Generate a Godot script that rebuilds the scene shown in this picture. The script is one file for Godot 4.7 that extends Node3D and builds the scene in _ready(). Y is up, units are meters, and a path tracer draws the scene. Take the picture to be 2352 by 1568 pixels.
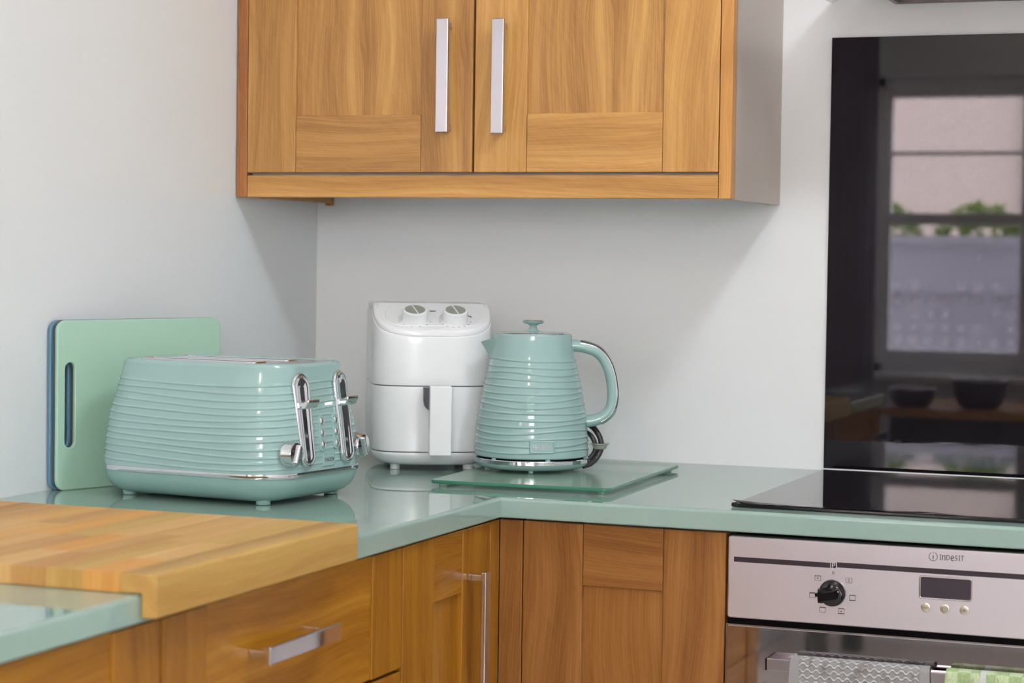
extends Node3D
# A kitchen corner: L-shaped mint worktop, walnut fronts, toaster, air fryer, kettle, oven and hob.
# World: back wall is the plane z = 0, left wall is the plane x = 0, worktop surface at y = H.

const H := 0.9
const WT := 0.0285        # worktop thickness
const DB := 0.626         # depth of the back run's worktop
const DL := 0.6035        # depth of the left run's worktop
const FZ := 0.607         # front plane of the back run's doors
const FX := 0.594         # front plane of the left run's doors
const ROOM := Vector3(3.3, 2.4, 4.75)
var mats := {}
var rng := RandomNumberGenerator.new()


# ---------------------------------------------------------------- mesh builder
class MB:
	var v := PackedVector3Array()
	var n := PackedVector3Array()
	var t := PackedVector2Array()
	var ix := PackedInt32Array()
	var xf := Transform3D()
	var uvo := Vector2.ZERO

	func tri(a: int, b: int, c: int) -> void:
		# keeps the front face (clockwise) on the side of the stored normals
		var g := (v[c] - v[a]).cross(v[b] - v[a])
		if g.dot(n[a] + n[b] + n[c]) < 0.0:
			ix.append_array([a, c, b])
		else:
			ix.append_array([a, b, c])

	# rows of points; cu closes each row. The normals point away from each row's centre, or along «toward», or away from «centre».
	func grid(rows: Array, cu: bool, toward = null, centre = null, uvs: Array = []) -> void:
		var nv: int = rows.size()
		var nu: int = rows[0].size()
		var base := v.size()
		var nn := PackedVector3Array()
		nn.resize(nu * nv)
		var score := 0.0
		for j in nv:
			var r: PackedVector3Array = rows[j]
			var r0: PackedVector3Array = rows[maxi(j - 1, 0)]
			var r1: PackedVector3Array = rows[mini(j + 1, nv - 1)]
			var c := Vector3.ZERO
			if toward == null:
				if centre != null:
					c = centre
				else:
					for p in r:
						c += p
					c /= nu
			for i in nu:
				var ia := (i + nu - 1) % nu if cu else maxi(i - 1, 0)
				var ib := (i + 1) % nu if cu else mini(i + 1, nu - 1)
				var du := r[ib] - r[ia]
				if du.length_squared() < 1e-14:
					du = r1[ib] - r1[ia] + r0[ib] - r0[ia]
				var m := du.cross(r1[i] - r0[i])
				m = m.normalized() if m.length_squared() > 1e-20 else Vector3.ZERO
				nn[j * nu + i] = m
				score += m.dot(toward if toward != null else (r[i] - c).normalized())
		var flip := -1.0 if score < 0.0 else 1.0
		for j in nv:
			for i in nu:
				v.append(xf * rows[j][i])
				n.append((xf.basis * (nn[j * nu + i] * flip)).normalized())
				t.append((uvs[j][i] if uvs.size() else Vector2(float(i) / nu, float(j) / nv)) + uvo)
		for j in nv - 1:
			for i in (nu if cu else nu - 1):
				var a := base + j * nu + i
				var b := base + j * nu + (i + 1) % nu
				tri(a, b, b + nu)
				tri(a, b + nu, a + nu)

	func fan(ring: PackedVector3Array, toward: Vector3) -> void:
		var base := v.size()
		var c := Vector3.ZERO
		for p in ring:
			c += p
		c /= ring.size()
		for p in ring:
			v.append(xf * p); n.append((xf.basis * toward).normalized()); t.append(Vector2(p.x, p.y) + uvo)
		v.append(xf * c); n.append((xf.basis * toward).normalized()); t.append(Vector2(c.x, c.y) + uvo)
		for i in ring.size():
			tri(base + i, base + (i + 1) % ring.size(), base + ring.size())

	func poly(outline: PackedVector2Array, z: float, toward: Vector3) -> void:
		var tr := Geometry2D.triangulate_polygon(outline)
		var base := v.size()
		for p in outline:
			v.append(xf * Vector3(p.x, p.y, z)); n.append((xf.basis * toward).normalized()); t.append(p + uvo)
		for i in range(0, tr.size(), 3):
			tri(base + tr[i], base + tr[i + 1], base + tr[i + 2])

	# an outline in x and y, pulled along z, with rounded rims
	func prism(outline: PackedVector2Array, z0: float, z1: float, bevel := 0.0, steps := 3) -> void:
		var sharp := MB.sharp(outline)
		if bevel <= 0.0:
			poly(outline, z0, Vector3(0, 0, -1)); poly(outline, z1, Vector3(0, 0, 1))
			for k in sharp.size():
				var a: int = sharp[k]
				var b: int = sharp[(k + 1) % sharp.size()]
				var lo := PackedVector3Array()
				var hi := PackedVector3Array()
				var i := a
				while true:
					lo.append(Vector3(outline[i].x, outline[i].y, z0)); hi.append(Vector3(outline[i].x, outline[i].y, z1))
					if i == b and lo.size() > 1:
						break
					i = (i + 1) % outline.size()
				wall(lo, hi, outline)
			return
		var rows := []
		for s in steps + 1:
			var a := PI / 2 * s / steps
			rows.append(MB.at_z(MB.inset(outline, bevel * (1.0 - sin(a))), z0 + bevel * (1.0 - cos(a))))
		for s in steps + 1:
			var a := PI / 2 * s / steps
			rows.append(MB.at_z(MB.inset(outline, bevel * (1.0 - cos(a))), z1 - bevel * (1.0 - sin(a))))
		grid(rows, true)
		poly(MB.inset(outline, bevel), z0, Vector3(0, 0, -1)); poly(MB.inset(outline, bevel), z1, Vector3(0, 0, 1))

	func wall(lo: PackedVector3Array, hi: PackedVector3Array, outline: PackedVector2Array) -> void:
		# which side is out: probe a point beside the middle of the wall
		var k := lo.size() / 2
		var d := lo[k] - lo[k - 1]
		var mid := (lo[k] + lo[k - 1]) / 2
		var side := Vector3(d.y, -d.x, 0).normalized()
		if Geometry2D.is_point_in_polygon(Vector2(mid.x, mid.y) + Vector2(side.x, side.y) * 1e-5, outline):
			side = -side
		var base := v.size()
		grid([lo, hi], false, side)

	static func sharp(o: PackedVector2Array) -> Array:
		var s := []
		for i in o.size():
			var a := o[i] - o[(i + o.size() - 1) % o.size()]
			var b := o[(i + 1) % o.size()] - o[i]
			if absf(a.angle_to(b)) > 0.6:
				s.append(i)
		return s if s.size() else [0]

	static func at_z(o: PackedVector2Array, z: float) -> PackedVector3Array:
		var r := PackedVector3Array()
		for p in o:
			r.append(Vector3(p.x, p.y, z))
		return r

	static func inset(o: PackedVector2Array, d: float) -> PackedVector2Array:
		if d == 0.0:
			return o
		var area := 0.0
		for i in o.size():
			area += o[i].cross(o[(i + 1) % o.size()])
		var sgn := 1.0 if area > 0 else -1.0
		var r := PackedVector2Array()
		for i in o.size():
			var a := (o[i] - o[(i + o.size() - 1) % o.size()]).normalized()
			var b := (o[(i + 1) % o.size()] - o[i]).normalized()
			var na := Vector2(-a.y, a.x) * sgn
			var nb := Vector2(-b.y, b.x) * sgn
			var m := (na + nb).normalized()
			r.append(o[i] + m * d / maxf(m.dot(na), 0.35))
		return r

	# a box with rounded edges; v of the texture runs along axis g (metres), u across it
	func box(c: Vector3, s: Vector3, bevel := 0.0015, g := 1, seg := 2) -> void:
		var h := s / 2
		bevel = minf(bevel, minf(h.x, minf(h.y, h.z)) * 0.98)
		for ax in 3:
			for sg in [-1.0, 1.0]:
				var a: int = (ax + 1) % 3
				var b: int = (ax + 2) % 3
				var base := v.size()
				var ca := steps_of(h[a], bevel, seg)
				var cb := steps_of(h[b], bevel, seg)
				for q in cb:
					for p in ca:
						var e := Vector3.ZERO
						e[ax] = sg * h[ax]; e[a] = p; e[b] = q
						var inn := Vector3(clampf(e.x, -h.x + bevel, h.x - bevel), clampf(e.y, -h.y + bevel, h.y - bevel), clampf(e.z, -h.z + bevel, h.z - bevel))
						var nr := (e - inn).normalized() if bevel > 0 else Vector3.ZERO
						if bevel <= 0:
							nr[ax] = sg
						var pos := inn + nr * bevel if bevel > 0 else e
						v.append(xf * (pos + c)); n.append((xf.basis * nr).normalized())
						var uv := Vector2.ZERO
						if ax == g:
							uv = Vector2(pos[a] + h[a], pos[b] + h[b])
						else:
							var o := 3 - ax - g
							uv = Vector2(pos[o] + h[o] + (h[ax] * 2.0 if sg > 0 else 0.0), pos[g] + h[g])
						t.append(uv + uvo)
				var w := ca.size()
				for j in cb.size() - 1:
					for i in w - 1:
						var k := base + j * w + i
						tri(k, k + 1, k + w + 1); tri(k, k + w + 1, k + w)

	func steps_of(h: float, b: float, seg: int) -> PackedFloat32Array:
		if b <= 0:
			return PackedFloat32Array([-h, h])
		var r := PackedFloat32Array()
		for i in seg:
			r.append(-h + b - b * tan(PI / 4 * (1.0 - float(i) / seg)))
		r.append(-h + b)
		r.append(h - b)
		for i in seg:
			r.append(h - b + b * tan(PI / 4 * float(i + 1) / seg))
		return r

	# a profile of (radius, height) turned round y; sharp bends are kept sharp
	func lathe(prof: Array, seg := 64, c := Vector3.ZERO) -> void:
		var part := [prof[0]]
		for k in range(1, prof.size()):
			part.append(prof[k])
			var last := k == prof.size() - 1
			var cut := false
			if not last:
				var d0: Vector2 = prof[k] - prof[k - 1]
				var d1: Vector2 = prof[k + 1] - prof[k]
				cut = absf(d0.angle_to(d1)) > 0.6
			if last or cut:
				var dir: Vector2 = part[-1] - part[0]
				var out2 := Vector2(dir.y, -dir.x)      # profiles run upwards on their outside
				var rows := []
				for p in part:
					var r := PackedVector3Array()
					for i in seg:
						var a := TAU * i / seg
						r.append(c + Vector3(maxf(p.x, 1e-5) * cos(a), p.y, maxf(p.x, 1e-5) * sin(a)))
					rows.append(r)
				lathe_rows(rows, part, c)
				part = [prof[k]]

	func lathe_rows(rows: Array, part: Array, c: Vector3) -> void:
		var base := v.size()
		var seg: int = rows[0].size()
		for k in part.size():
			var d: Vector2 = part[mini(k + 1, part.size() - 1)] - part[maxi(k - 1, 0)]
			var o := Vector2(d.y, -d.x).normalized()
			for i in seg:
				var a := TAU * i / seg
				v.append(xf * rows[k][i]); n.append((xf.basis * Vector3(o.x * cos(a), o.y, o.x * sin(a))).normalized()); t.append(Vector2(float(i) / seg, part[k].y))
		for k in part.size() - 1:
			for i in seg:
				var a := base + k * seg + i
				var b := base + k * seg + (i + 1) % seg
				tri(a, b, b + seg); tri(a, b + seg, a + seg)

	# a section (x across, y along «up») swept along a path; closed ends
	func sweep(path: PackedVector3Array, section: PackedVector2Array, up: Vector3, caps := true, scales: Array = [], loop := false) -> void:
		var rows := []
		var m := path.size()
		for k in m:
			var a: Vector3 = path[(k + m - 1) % m] if loop else path[maxi(k - 1, 0)]
			var b: Vector3 = path[(k + 1) % m] if loop else path[mini(k + 1, m - 1)]
			var d := (b - a).normalized()
			var x := d.cross(up).normalized()
			var y := x.cross(d).normalized()
			var s: float = scales[k] if scales.size() else 1.0
			var r := PackedVector3Array()
			for p in section:
				r.append(path[k] + (x * p.x + y * p.y) * s)
			rows.append(r)
		if loop:
			rows.append(rows[0])
		grid(rows, true)
		if caps and not loop:
			fan(rows[0], (path[0] - path[1]).normalized()); fan(rows[-1], (path[-1] - path[-2]).normalized())

	func mesh(into: ArrayMesh = null) -> ArrayMesh:
		var arr := []
		arr.resize(Mesh.ARRAY_MAX)
		arr[Mesh.ARRAY_VERTEX] = v; arr[Mesh.ARRAY_NORMAL] = n; arr[Mesh.ARRAY_TEX_UV] = t; arr[Mesh.ARRAY_INDEX] = ix
		var m := into if into else ArrayMesh.new()
		m.add_surface_from_arrays(Mesh.PRIMITIVE_TRIANGLES, arr)
		return m


static func circle(r: float, seg := 24, ry := -1.0) -> PackedVector2Array:
	var o := PackedVector2Array()
	for i in seg:
		var a := TAU * i / seg
		o.append(Vector2(cos(a) * r, sin(a) * (ry if ry > 0 else r)))
	return o


static func rrect(w: float, h: float, r: float, seg := 6, c := Vector2.ZERO) -> PackedVector2Array:
	var o := PackedVector2Array()
	for q in 4:
		var sx: float = [1, -1, -1, 1][q]
		var sy: float = [1, 1, -1, -1][q]
		for i in seg + 1:
			var a := PI / 2 * (q + float(i) / seg)
			o.append(c + Vector2(sx * (w / 2 - r), sy * (h / 2 - r)) + Vector2(cos(a), sin(a)) * r)
	return o


static func spline(pts: Array, per := 8) -> PackedVector3Array:
	var o := PackedVector3Array()
	for k in pts.size() - 1:
		var a: Vector3 = pts[maxi(k - 1, 0)]
		var b: Vector3 = pts[k]
		var c: Vector3 = pts[k + 1]
		var d: Vector3 = pts[mini(k + 2, pts.size() - 1)]
		for i in per:
			o.append(b.cubic_interpolate(c, a, d, float(i) / per))
	o.append(pts[-1])
	return o


static func lerp_table(tab: Array, y: float) -> float:
	# smooth (monotone enough) reading of a table of Vector2(y, value), y rising
	if y <= tab[0].x:
		return tab[0].y
	for k in tab.size() - 1:
		if y <= tab[k + 1].x:
			var f: float = (y - tab[k].x) / (tab[k + 1].x - tab[k].x)
			var pre: float = tab[maxi(k - 1, 0)].y
			var post: float = tab[mini(k + 2, tab.size() - 1)].y
			return cubic_interpolate(tab[k].y, tab[k + 1].y, pre, post, f) if tab.size() > 2 else lerpf(tab[k].y, tab[k + 1].y, f)
	return tab[-1].y


# ---------------------------------------------------------------- naming
func thing(called: String, label: String, category: String, at := Vector3.ZERO, turn := 0.0, group := "") -> Node3D:
	var o := Node3D.new()
	o.name = called
	add_child(o, true)
	o.position = at
	o.rotation.y = turn
	tag(o, label, category, group)
	return o


func tag(o: Node, label: String, category: String, group := "") -> void:
	o.set_meta("label", label)
	o.set_meta("category", category)
	if group:
		o.set_meta("group", group)


func obj(called: String, b, m: Material, parent: Node = self) -> MeshInstance3D:
	var o := MeshInstance3D.new()
	o.name = called
	o.mesh = b.mesh() if b is MB else b
	o.material_override = m
	parent.add_child(o, true)
	return o


func struct(called: String, b, m: Material, parent: Node = self) -> MeshInstance3D:
	var o := obj(called, b, m, parent)
	if parent == self:
		o.set_meta("kind", "structure")
	return o


# a piece of timber: its grain runs along axis g, from a place of its own on the board
func timber(called: String, c: Vector3, s: Vector3, g: int, m: Material, parent: Node, bevel := 0.0015, uv := Vector2(-1, -1)) -> MeshInstance3D:
	var b := MB.new()
	b.uvo = Vector2(rng.randf_range(0.02, 0.2), rng.randf_range(0.02, 0.3)) if uv.x < 0 else uv
	b.box(c, s, bevel, g)
	return obj(called, b, m, parent)


# ---------------------------------------------------------------- materials
func mat(key: String, c: Color, rough := 0.5, metal := 0.0, spec := 0.5) -> StandardMaterial3D:
	var m := StandardMaterial3D.new()
	m.resource_name = key
	m.albedo_color = c
	m.roughness = rough
	m.metallic = metal
	m.metallic_specular = spec
	mats[key] = m
	return m


func noise(sd: int, f: float, oct := 3) -> FastNoiseLite:
	var q := FastNoiseLite.new()
	q.seed = sd
	q.frequency = f
	q.noise_type = FastNoiseLite.TYPE_SIMPLEX_SMOOTH
	q.fractal_octaves = oct
	return q


func wood_image(sd: int, light: Color, mid: Color, dark: Color, knot: Vector2) -> ImageTexture:
	# 0.5 m across (u) by 1.1 m along (v)
	var w := 768
	var h := 1024
	var na := noise(sd, 1.0, 2)
	var nb := noise(sd + 1, 1.0, 3)
	var nc := noise(sd + 2, 1.0, 2)
	var nd := noise(sd + 3, 1.0, 2)
	var data := PackedByteArray()
	data.resize(w * h * 3)
	var k := 0
	for j in h:
		var y := 1.1 * j / h
		for i in w:
			var x := 0.5 * i / w
			var s := x + 0.022 * na.get_noise_2d(x * 4.0, y * 1.6)
			var dx := (x - knot.x) / 0.035
			var dy := (y - knot.y) / 0.07
			s += 0.013 * exp(-dx * dx - dy * dy) * signf(dx) * minf(absf(dx) * 2.0, 1.0)
			var band := nb.get_noise_2d(s * 15.0, y * 0.5)
			var ring := sin(TAU * (s * 62.0 + 2.2 * nc.get_noise_2d(s * 9.0, y * 0.9)))
			var fibre := nd.get_noise_2d(s * 420.0, y * 7.0)
			var flame := na.get_noise_2d(x * 9.0 + 40.0, y * 55.0 + x * 90.0)
			var f := 0.5 + 0.52 * band + 0.11 * ring * (0.6 + band) + 0.27 * fibre + 0.05 * flame
			f = clampf(f, 0.0, 1.0)
			var c := dark.lerp(mid, f * 2.0) if f < 0.5 else mid.lerp(light, f * 2.0 - 1.0)
			data[k] = int(c.r * 255.0); data[k + 1] = int(c.g * 255.0); data[k + 2] = int(c.b * 255.0)
			k += 3
	return ImageTexture.create_from_image(Image.create_from_data(w, h, false, Image.FORMAT_RGB8, data))


func wood(key: String, tex: Texture2D, tint: Color, rough := 0.33) -> StandardMaterial3D:
	var m := mat(key, tint, rough, 0.0, 0.45)
	m.albedo_texture = tex
	m.uv1_scale = Vector3(2.0, 1.0 / 1.1, 1.0)
	return m


func make_materials() -> void:
	mat("wall", Color8(240, 242, 244), 0.42)
	mat("wall_gloss", Color8(232, 236, 239), 0.22)
	mat("ceiling", Color8(245, 245, 243), 0.8)
	mat("floor", Color8(226, 222, 216), 0.35)
	mat("mint_top", Color8(151, 177, 169), 0.018, 0.0, 0.7)
	mat("mint", Color8(154, 184, 182), 0.085, 0.0, 0.5)
	mat("mint_matt", Color8(142, 176, 170), 0.25)
	mat("chrome", Color8(226, 227, 232), 0.05, 1.0)
	mat("satin", Color8(192, 186, 190), 0.16, 1.0)
	mat("steel", Color8(216, 212, 218), 0.36, 1.0)
	mat("steel_dark", Color8(128, 122, 118), 0.35, 1.0)
	mat("button", Color8(205, 200, 182), 0.28, 1.0)
	mat("white_plastic", Color8(238, 240, 243), 0.16)
	mat("white_frame", Color8(236, 234, 236), 0.4)
	mat("grey_plastic", Color8(76, 74, 84), 0.3)
	mat("silver_cap", Color8(172, 178, 168), 0.3, 0.35)
	mat("black", Color8(8, 7, 8), 0.5, 0.0, 0.15)
	mat("print", Color8(38, 29, 40), 0.4)
	mat("black_gloss", Color8(16, 13, 17), 0.08)
	mat("cord", Color8(52, 47, 50), 0.38)
	mat("black_glass", Color8(21, 18, 24), 0.02, 0.0, 0.62)
	mat("hob_glass", Color8(14, 12, 16), 0.02, 0.0, 0.6)
	mat("oven_glass", Color8(184, 176, 178), 0.03, 1.0)
	mat("display", Color8(62, 56, 64), 0.2)
	mat("taupe", Color8(188, 172, 162), 0.25)
	mat("carcass", Color8(205, 200, 192), 0.5)
	mat("board_green", Color8(168, 204, 184), 0.42)
	mat("board_blue", Color8(92, 136, 164), 0.4)
	mat("board_grey", Color8(84, 88, 88), 0.4)
	mat("glass_edge", Color8(58, 122, 98), 0.08)
	var g := mat("glass_top", Color8(150, 186, 167), 0.2)
	g.transparency = BaseMaterial3D.TRANSPARENCY_ALPHA
	g.albedo_color.a = 0.6
	var p := mat("pane", Color8(255, 255, 255), 0.02)
	p.transparency = BaseMaterial3D.TRANSPARENCY_ALPHA
	p.albedo_color.a = 0.02
	var cg := mat("canopy", Color8(222, 232, 228), 0.03)
	cg.transparency = BaseMaterial3D.TRANSPARENCY_ALPHA
	cg.albedo_color.a = 0.25
	var fr := mat("frost", Color8(186, 186, 202), 0.75)
	fr.transparency = BaseMaterial3D.TRANSPARENCY_ALPHA
	fr.albedo_color.a = 0.5
	fr.backlight_enabled = true
	fr.backlight = Color8(200, 202, 220)
	var a := wood_image(11, Color8(222, 174, 112), Color8(198, 148, 90), Color8(158, 110, 64), Vector2(0.26, 0.42))
	var b := wood_image(47, Color8(226, 180, 116), Color8(204, 154, 92), Color8(172, 122, 70), Vector2(0.7, 3.0))
	wood("wood_a", a, Color(0.95, 0.935, 0.88))
	wood("wood_b", b, Color(0.96, 0.935, 0.88))
	wood("wood_c", b, Color8(240, 222, 200))
	wood("wood_red", a, Color(0.90, 0.80, 0.74))
	wood("wood_warm", a, Color(0.96, 0.945, 0.885))
	wood("wood_base", a, Color8(194, 176, 156), 0.28)
	wood("wood_base_b", b, Color8(190, 170, 148), 0.28)
	wood("wood_warm_lit", a, Color8(206, 184, 96), 0.25)  # same wood as the other fronts, warm light of the left run tinted in
	wood("wood_warm_lit_b", b, Color8(204, 180, 92), 0.25)
	var s := wood_image(83, Color8(228, 192, 132), Color8(216, 174, 110), Color8(198, 150, 90), Vector2(0.7, 3.0))
	for k in 6:
		wood("stave_%d" % k, s, [Color8(240, 236, 230), Color8(230, 222, 212), Color8(240, 226, 202), Color8(218, 204, 188), Color8(224, 222, 196), Color8(242, 218, 176)][k], 0.55)


# ---------------------------------------------------------------- scene
func _ready() -> void:
	rng.seed = 7
	# camera: 75 mm lens, focused on the toaster and the kettle
	var cam := Camera3D.new()
	cam.name = "camera"
	add_child(cam)
	cam.position = Vector3(1.70456, H + 0.33782, 3.44645)
	cam.basis = Basis(Vector3.UP, 0.36842) * Basis(Vector3.RIGHT, -0.03875) * Basis(Vector3.BACK, 0.01455)
	cam.keep_aspect = Camera3D.KEEP_HEIGHT
	cam.fov = 18.0289668
	cam.near = 0.05
	var lens := CameraAttributesPhysical.new()
	lens.frustum_focal_length = 75.645
	lens.frustum_focus_distance = 3.12
	lens.exposure_aperture = 5.8
	cam.attributes = lens
	cam.fov = 18.0289668
	cam.current = true

	# overcast daylight outside the window
	var we := WorldEnvironment.new()
	we.name = "environment"
	var e := Environment.new()
	e.background_mode = Environment.BG_SKY
	var sky := Sky.new()
	var sm := ProceduralSkyMaterial.new()
	sm.sky_top_color = Color8(204, 208, 216)
	sm.sky_horizon_color = Color8(234, 232, 230)
	sm.ground_horizon_color = Color8(190, 188, 186)
	sm.ground_bottom_color = Color8(120, 118, 112)
	sm.sun_angle_max = 0.0
	sm.sky_energy_multiplier = 1.0
	sm.ground_energy_multiplier = 0.42
	sky.sky_material = sm
	e.sky = sky
	e.background_energy_multiplier = 34.0
	e.tonemap_mode = Environment.TONE_MAPPER_LINEAR
	e.tonemap_exposure = 1.12
	e.sdfgi_enabled = true
	e.ssao_enabled = true
	e.ssil_enabled = true
	we.environment = e
	add_child(we)

	make_materials()
	build_room()
	# two ceiling lamps: a cool one above the worktops, a warm one further back
	ceiling_lamp(Vector3(1.47, 2.4, 1.18), 0.08, Color(0.96, 0.985, 1.0), 0.57, "round white ceiling lamp hanging nearest the hob and wall cupboard")
	ceiling_lamp(Vector3(1.12, 2.4, 3.3), 0.09, Color(1.0, 0.92, 0.82), 0.5, "round warm ceiling lamp near the window and the dining table")

	build_worktops()
	build_base_units()
	build_wall_cabinet()
	build_hob_side()
	build_oven()
	build_towels()
	build_chopping_boards()
	build_butcher_block()
	build_toaster()
	build_air_fryer()
	build_glass_board()
	build_kettle()
	build_table()
	build_added_curtain()
	build_garden()


func ceiling_lamp(at: Vector3, r: float, c: Color, energy: float, label: String) -> void:
	var o := thing("ceiling_lamp", label, "lamp", at, 0.0)
	var b := MB.new()
	b.lathe([Vector2(0.0, -0.028), Vector2(0.045, -0.028), Vector2(0.05, -0.024), Vector2(0.05, 0.0)], 40)
	obj("base_plate", b, mats.white_frame, o)
	var g := MB.new()
	var prof := []
	for k in 19:
		var a := -PI / 2 + PI * k / 18
		prof.append(Vector2(r * cos(a), -0.02 - r + r * sin(a)))
	g.lathe(prof, 40)
	var m := mat("lamp_glow" + o.name, Color8(245, 245, 245), 0.3)
	m.emission_enabled = true
	m.emission = c
	m.emission_energy_multiplier = 2.0
	obj("glass_globe", g, m, o)
	var l := OmniLight3D.new()
	l.name = "bulb_light"
	l.light_color = c
	l.light_energy = energy
	l.light_size = r * 0.9
	l.omni_range = 9.0
	l.omni_attenuation = 2.0
	l.shadow_enabled = true
	o.add_child(l)
	l.position = Vector3(0, -0.02 - r, 0)


func slab(called: String, a: Vector3, b: Vector3, m: Material) -> MeshInstance3D:
	var q := MB.new()
	q.box((a + b) / 2, (b - a).abs(), 0.0, 1)
	return struct(called, q, m)


func build_room() -> void:
	var X := ROOM.x
	var Y := ROOM.y
	var Z := ROOM.z
	slab("floor", Vector3(-0.12, -0.1, -0.12), Vector3(X + 0.12, 0, Z + 0.12), mats.floor)
	slab("ceiling", Vector3(-0.12, Y, -0.12), Vector3(X + 0.12, Y + 0.1, Z + 0.12), mats.ceiling)
	slab("wall_back", Vector3(-0.12, 0, -0.12), Vector3(X + 0.12, Y, 0), mats.wall)
	slab("wall_left", Vector3(-0.12, 0, 0), Vector3(0, Y, Z), mats.wall_gloss)
	slab("wall_right", Vector3(X, 0, 0), Vector3(X + 0.12, Y, Z), mats.wall)
	# the wall opposite: a half-glazed window by the left wall and an added wide high window beside it
	var w := MB.new()
	var x0 := 0.012
	var x1 := 0.636
	var y0 := 0.82
	var y1 := 1.95
	var px0 := 1.2
	var px1 := 2.7
	var py0 := 1.2
	var py1 := 2.2
	for q in [[Vector3(-0.12, 0, Z), Vector3(px0, y0, Z + 0.12)], [Vector3(-0.12, y1, Z), Vector3(px0, Y, Z + 0.12)], [Vector3(-0.12, y0, Z), Vector3(x0, y1, Z + 0.12)], [Vector3(x1, y0, Z), Vector3(px0, y1, Z + 0.12)], [Vector3(px0, 0, Z), Vector3(px1, py0, Z + 0.12)], [Vector3(px0, py1, Z), Vector3(px1, Y, Z + 0.12)], [Vector3(px1, 0, Z), Vector3(X + 0.12, Y, Z + 0.12)]]:
		w.box((q[0] + q[1]) / 2, q[1] - q[0], 0.0)
	struct("wall_front", w, mats.wall)
	var zf := Z + 0.085
	var pf := MB.new()
	for q in [px0 + 0.03, (px0 + px1) / 2, px1 - 0.03]:
		pf.box(Vector3(q, (py0 + py1) / 2, zf), Vector3(0.06, py1 - py0, 0.07), 0.004)
	for q in [py0 + 0.03, py1 - 0.03]:
		pf.box(Vector3((px0 + px1) / 2, q, zf), Vector3(px1 - px0, 0.06, 0.07), 0.004)
	var win2 := struct("added_window_2", pf, mats.white_frame)  # unseen window, put in to fill the fronts with daylight
	for k in 2:
		var gp2 := MB.new()
		gp2.box(Vector3(px0 + 0.39 + k * 0.72, (py0 + py1) / 2, zf), Vector3(0.66, py1 - py0 - 0.12, 0.006), 0.0)
		obj("pane", gp2, mats.pane, win2)
	# the window: a leaf with an upper and a lower pane
	var f := MB.new()
	f.box(Vector3((x0 + x1) / 2, y1 - 0.02, zf), Vector3(x1 - x0, 0.04, 0.07), 0.004)
	f.box(Vector3((x0 + x1) / 2, y0 + 0.02, zf), Vector3(x1 - x0, 0.04, 0.07), 0.004)
	for x in [x0 + 0.02, x1 - 0.02]:
		f.box(Vector3(x, (y0 + y1) / 2, zf), Vector3(0.04, y1 - y0, 0.07), 0.004)
	var win := struct("window_1", f, mats.white_frame)
	for k in 1:
		var lx := x0 + 0.04 + k * 0.584
		var lw := 0.544
		var s := MB.new()
		var ix0 := lx + 0.02
		var ix1 := lx + lw - 0.03
		s.box(Vector3((lx + ix0) / 2, 1.385, zf), Vector3(ix0 - lx, 1.05, 0.05), 0.003)
		s.box(Vector3((lx + lw + ix1) / 2, 1.385, zf), Vector3(lx + lw - ix1, 1.05, 0.05), 0.003)
		for yy in [[0.86, 0.908], [1.388, 1.432], [1.872, 1.91]]:
			s.box(Vector3((ix0 + ix1) / 2, (yy[0] + yy[1]) / 2, zf), Vector3(ix1 - ix0, yy[1] - yy[0], 0.05), 0.003)
		var leaf := obj("window_frame", s, mats.white_frame, win)
		var bar := MB.new()
		bar.box(Vector3((ix0 + ix1) / 2, 1.66, zf), Vector3(ix1 - ix0, 0.014, 0.03), 0.002)
		obj("glazing_bar", bar, mats.white_frame, leaf)
		for yy in [[0.908, 1.388], [1.432, 1.872]]:
			var gp := MB.new()
			gp.box(Vector3((ix0 + ix1) / 2, (yy[0] + yy[1]) / 2, zf), Vector3(ix1 - ix0, yy[1] - yy[0], 0.005), 0.0)
			obj("pane", gp, mats.pane, leaf)
		# privacy film on the lower pane, with clear flower shapes cut out of its lower part
		var film := MB.new()
		var cols := 8
		var rws := 8
		var fw := (ix1 - ix0 - 0.004) / cols
		var fh := 0.43 / rws
		for j in rws:
			for i in cols:
				var cell := Vector2(ix0 + 0.002 + fw * i, 0.915 + fh * j)
				var rect := PackedVector2Array([cell, cell + Vector2(fw, 0), cell + Vector2(fw, fh), cell + Vector2(0, fh)])
				var keep: bool = rng.randf() < [0.95, 0.85, 0.7, 0.75, 0.6, 0.0, 0.12, 0.0][j]
				var r := rng.randf_range(0.012, 0.021) if j < 5 else 0.009
				var c := cell + Vector2(fw * rng.randf_range(0.46, 0.54), fh * rng.randf_range(0.46, 0.54))
				var o := PackedVector2Array()
				for q in 20:
					var aa := TAU * q / 20
					o.append(c + Vector2(cos(aa), sin(aa)) * r * (1.0 + 0.16 * cos(aa * 5.0)))
				for hp in [[cell.x, c.x], [c.x, cell.x + fw]]:
					var half := PackedVector2Array([Vector2(hp[0], cell.y), Vector2(hp[1], cell.y), Vector2(hp[1], cell.y + fh), Vector2(hp[0], cell.y + fh)])
					for piece in (Geometry2D.clip_polygons(half, o) if keep else [half]):
						film.poly(piece, zf - 0.0042, Vector3(0, 0, -1))
		obj("frosted_film", film, mats.frost, leaf)
	var sill := MB.new()
	sill.box(Vector3((x0 + x1) / 2, y0 - 0.012, Z - 0.03), Vector3(x1 - x0, 0.024, 0.1), 0.004)
	struct("trim_1", sill, mats.white_frame)


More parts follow.
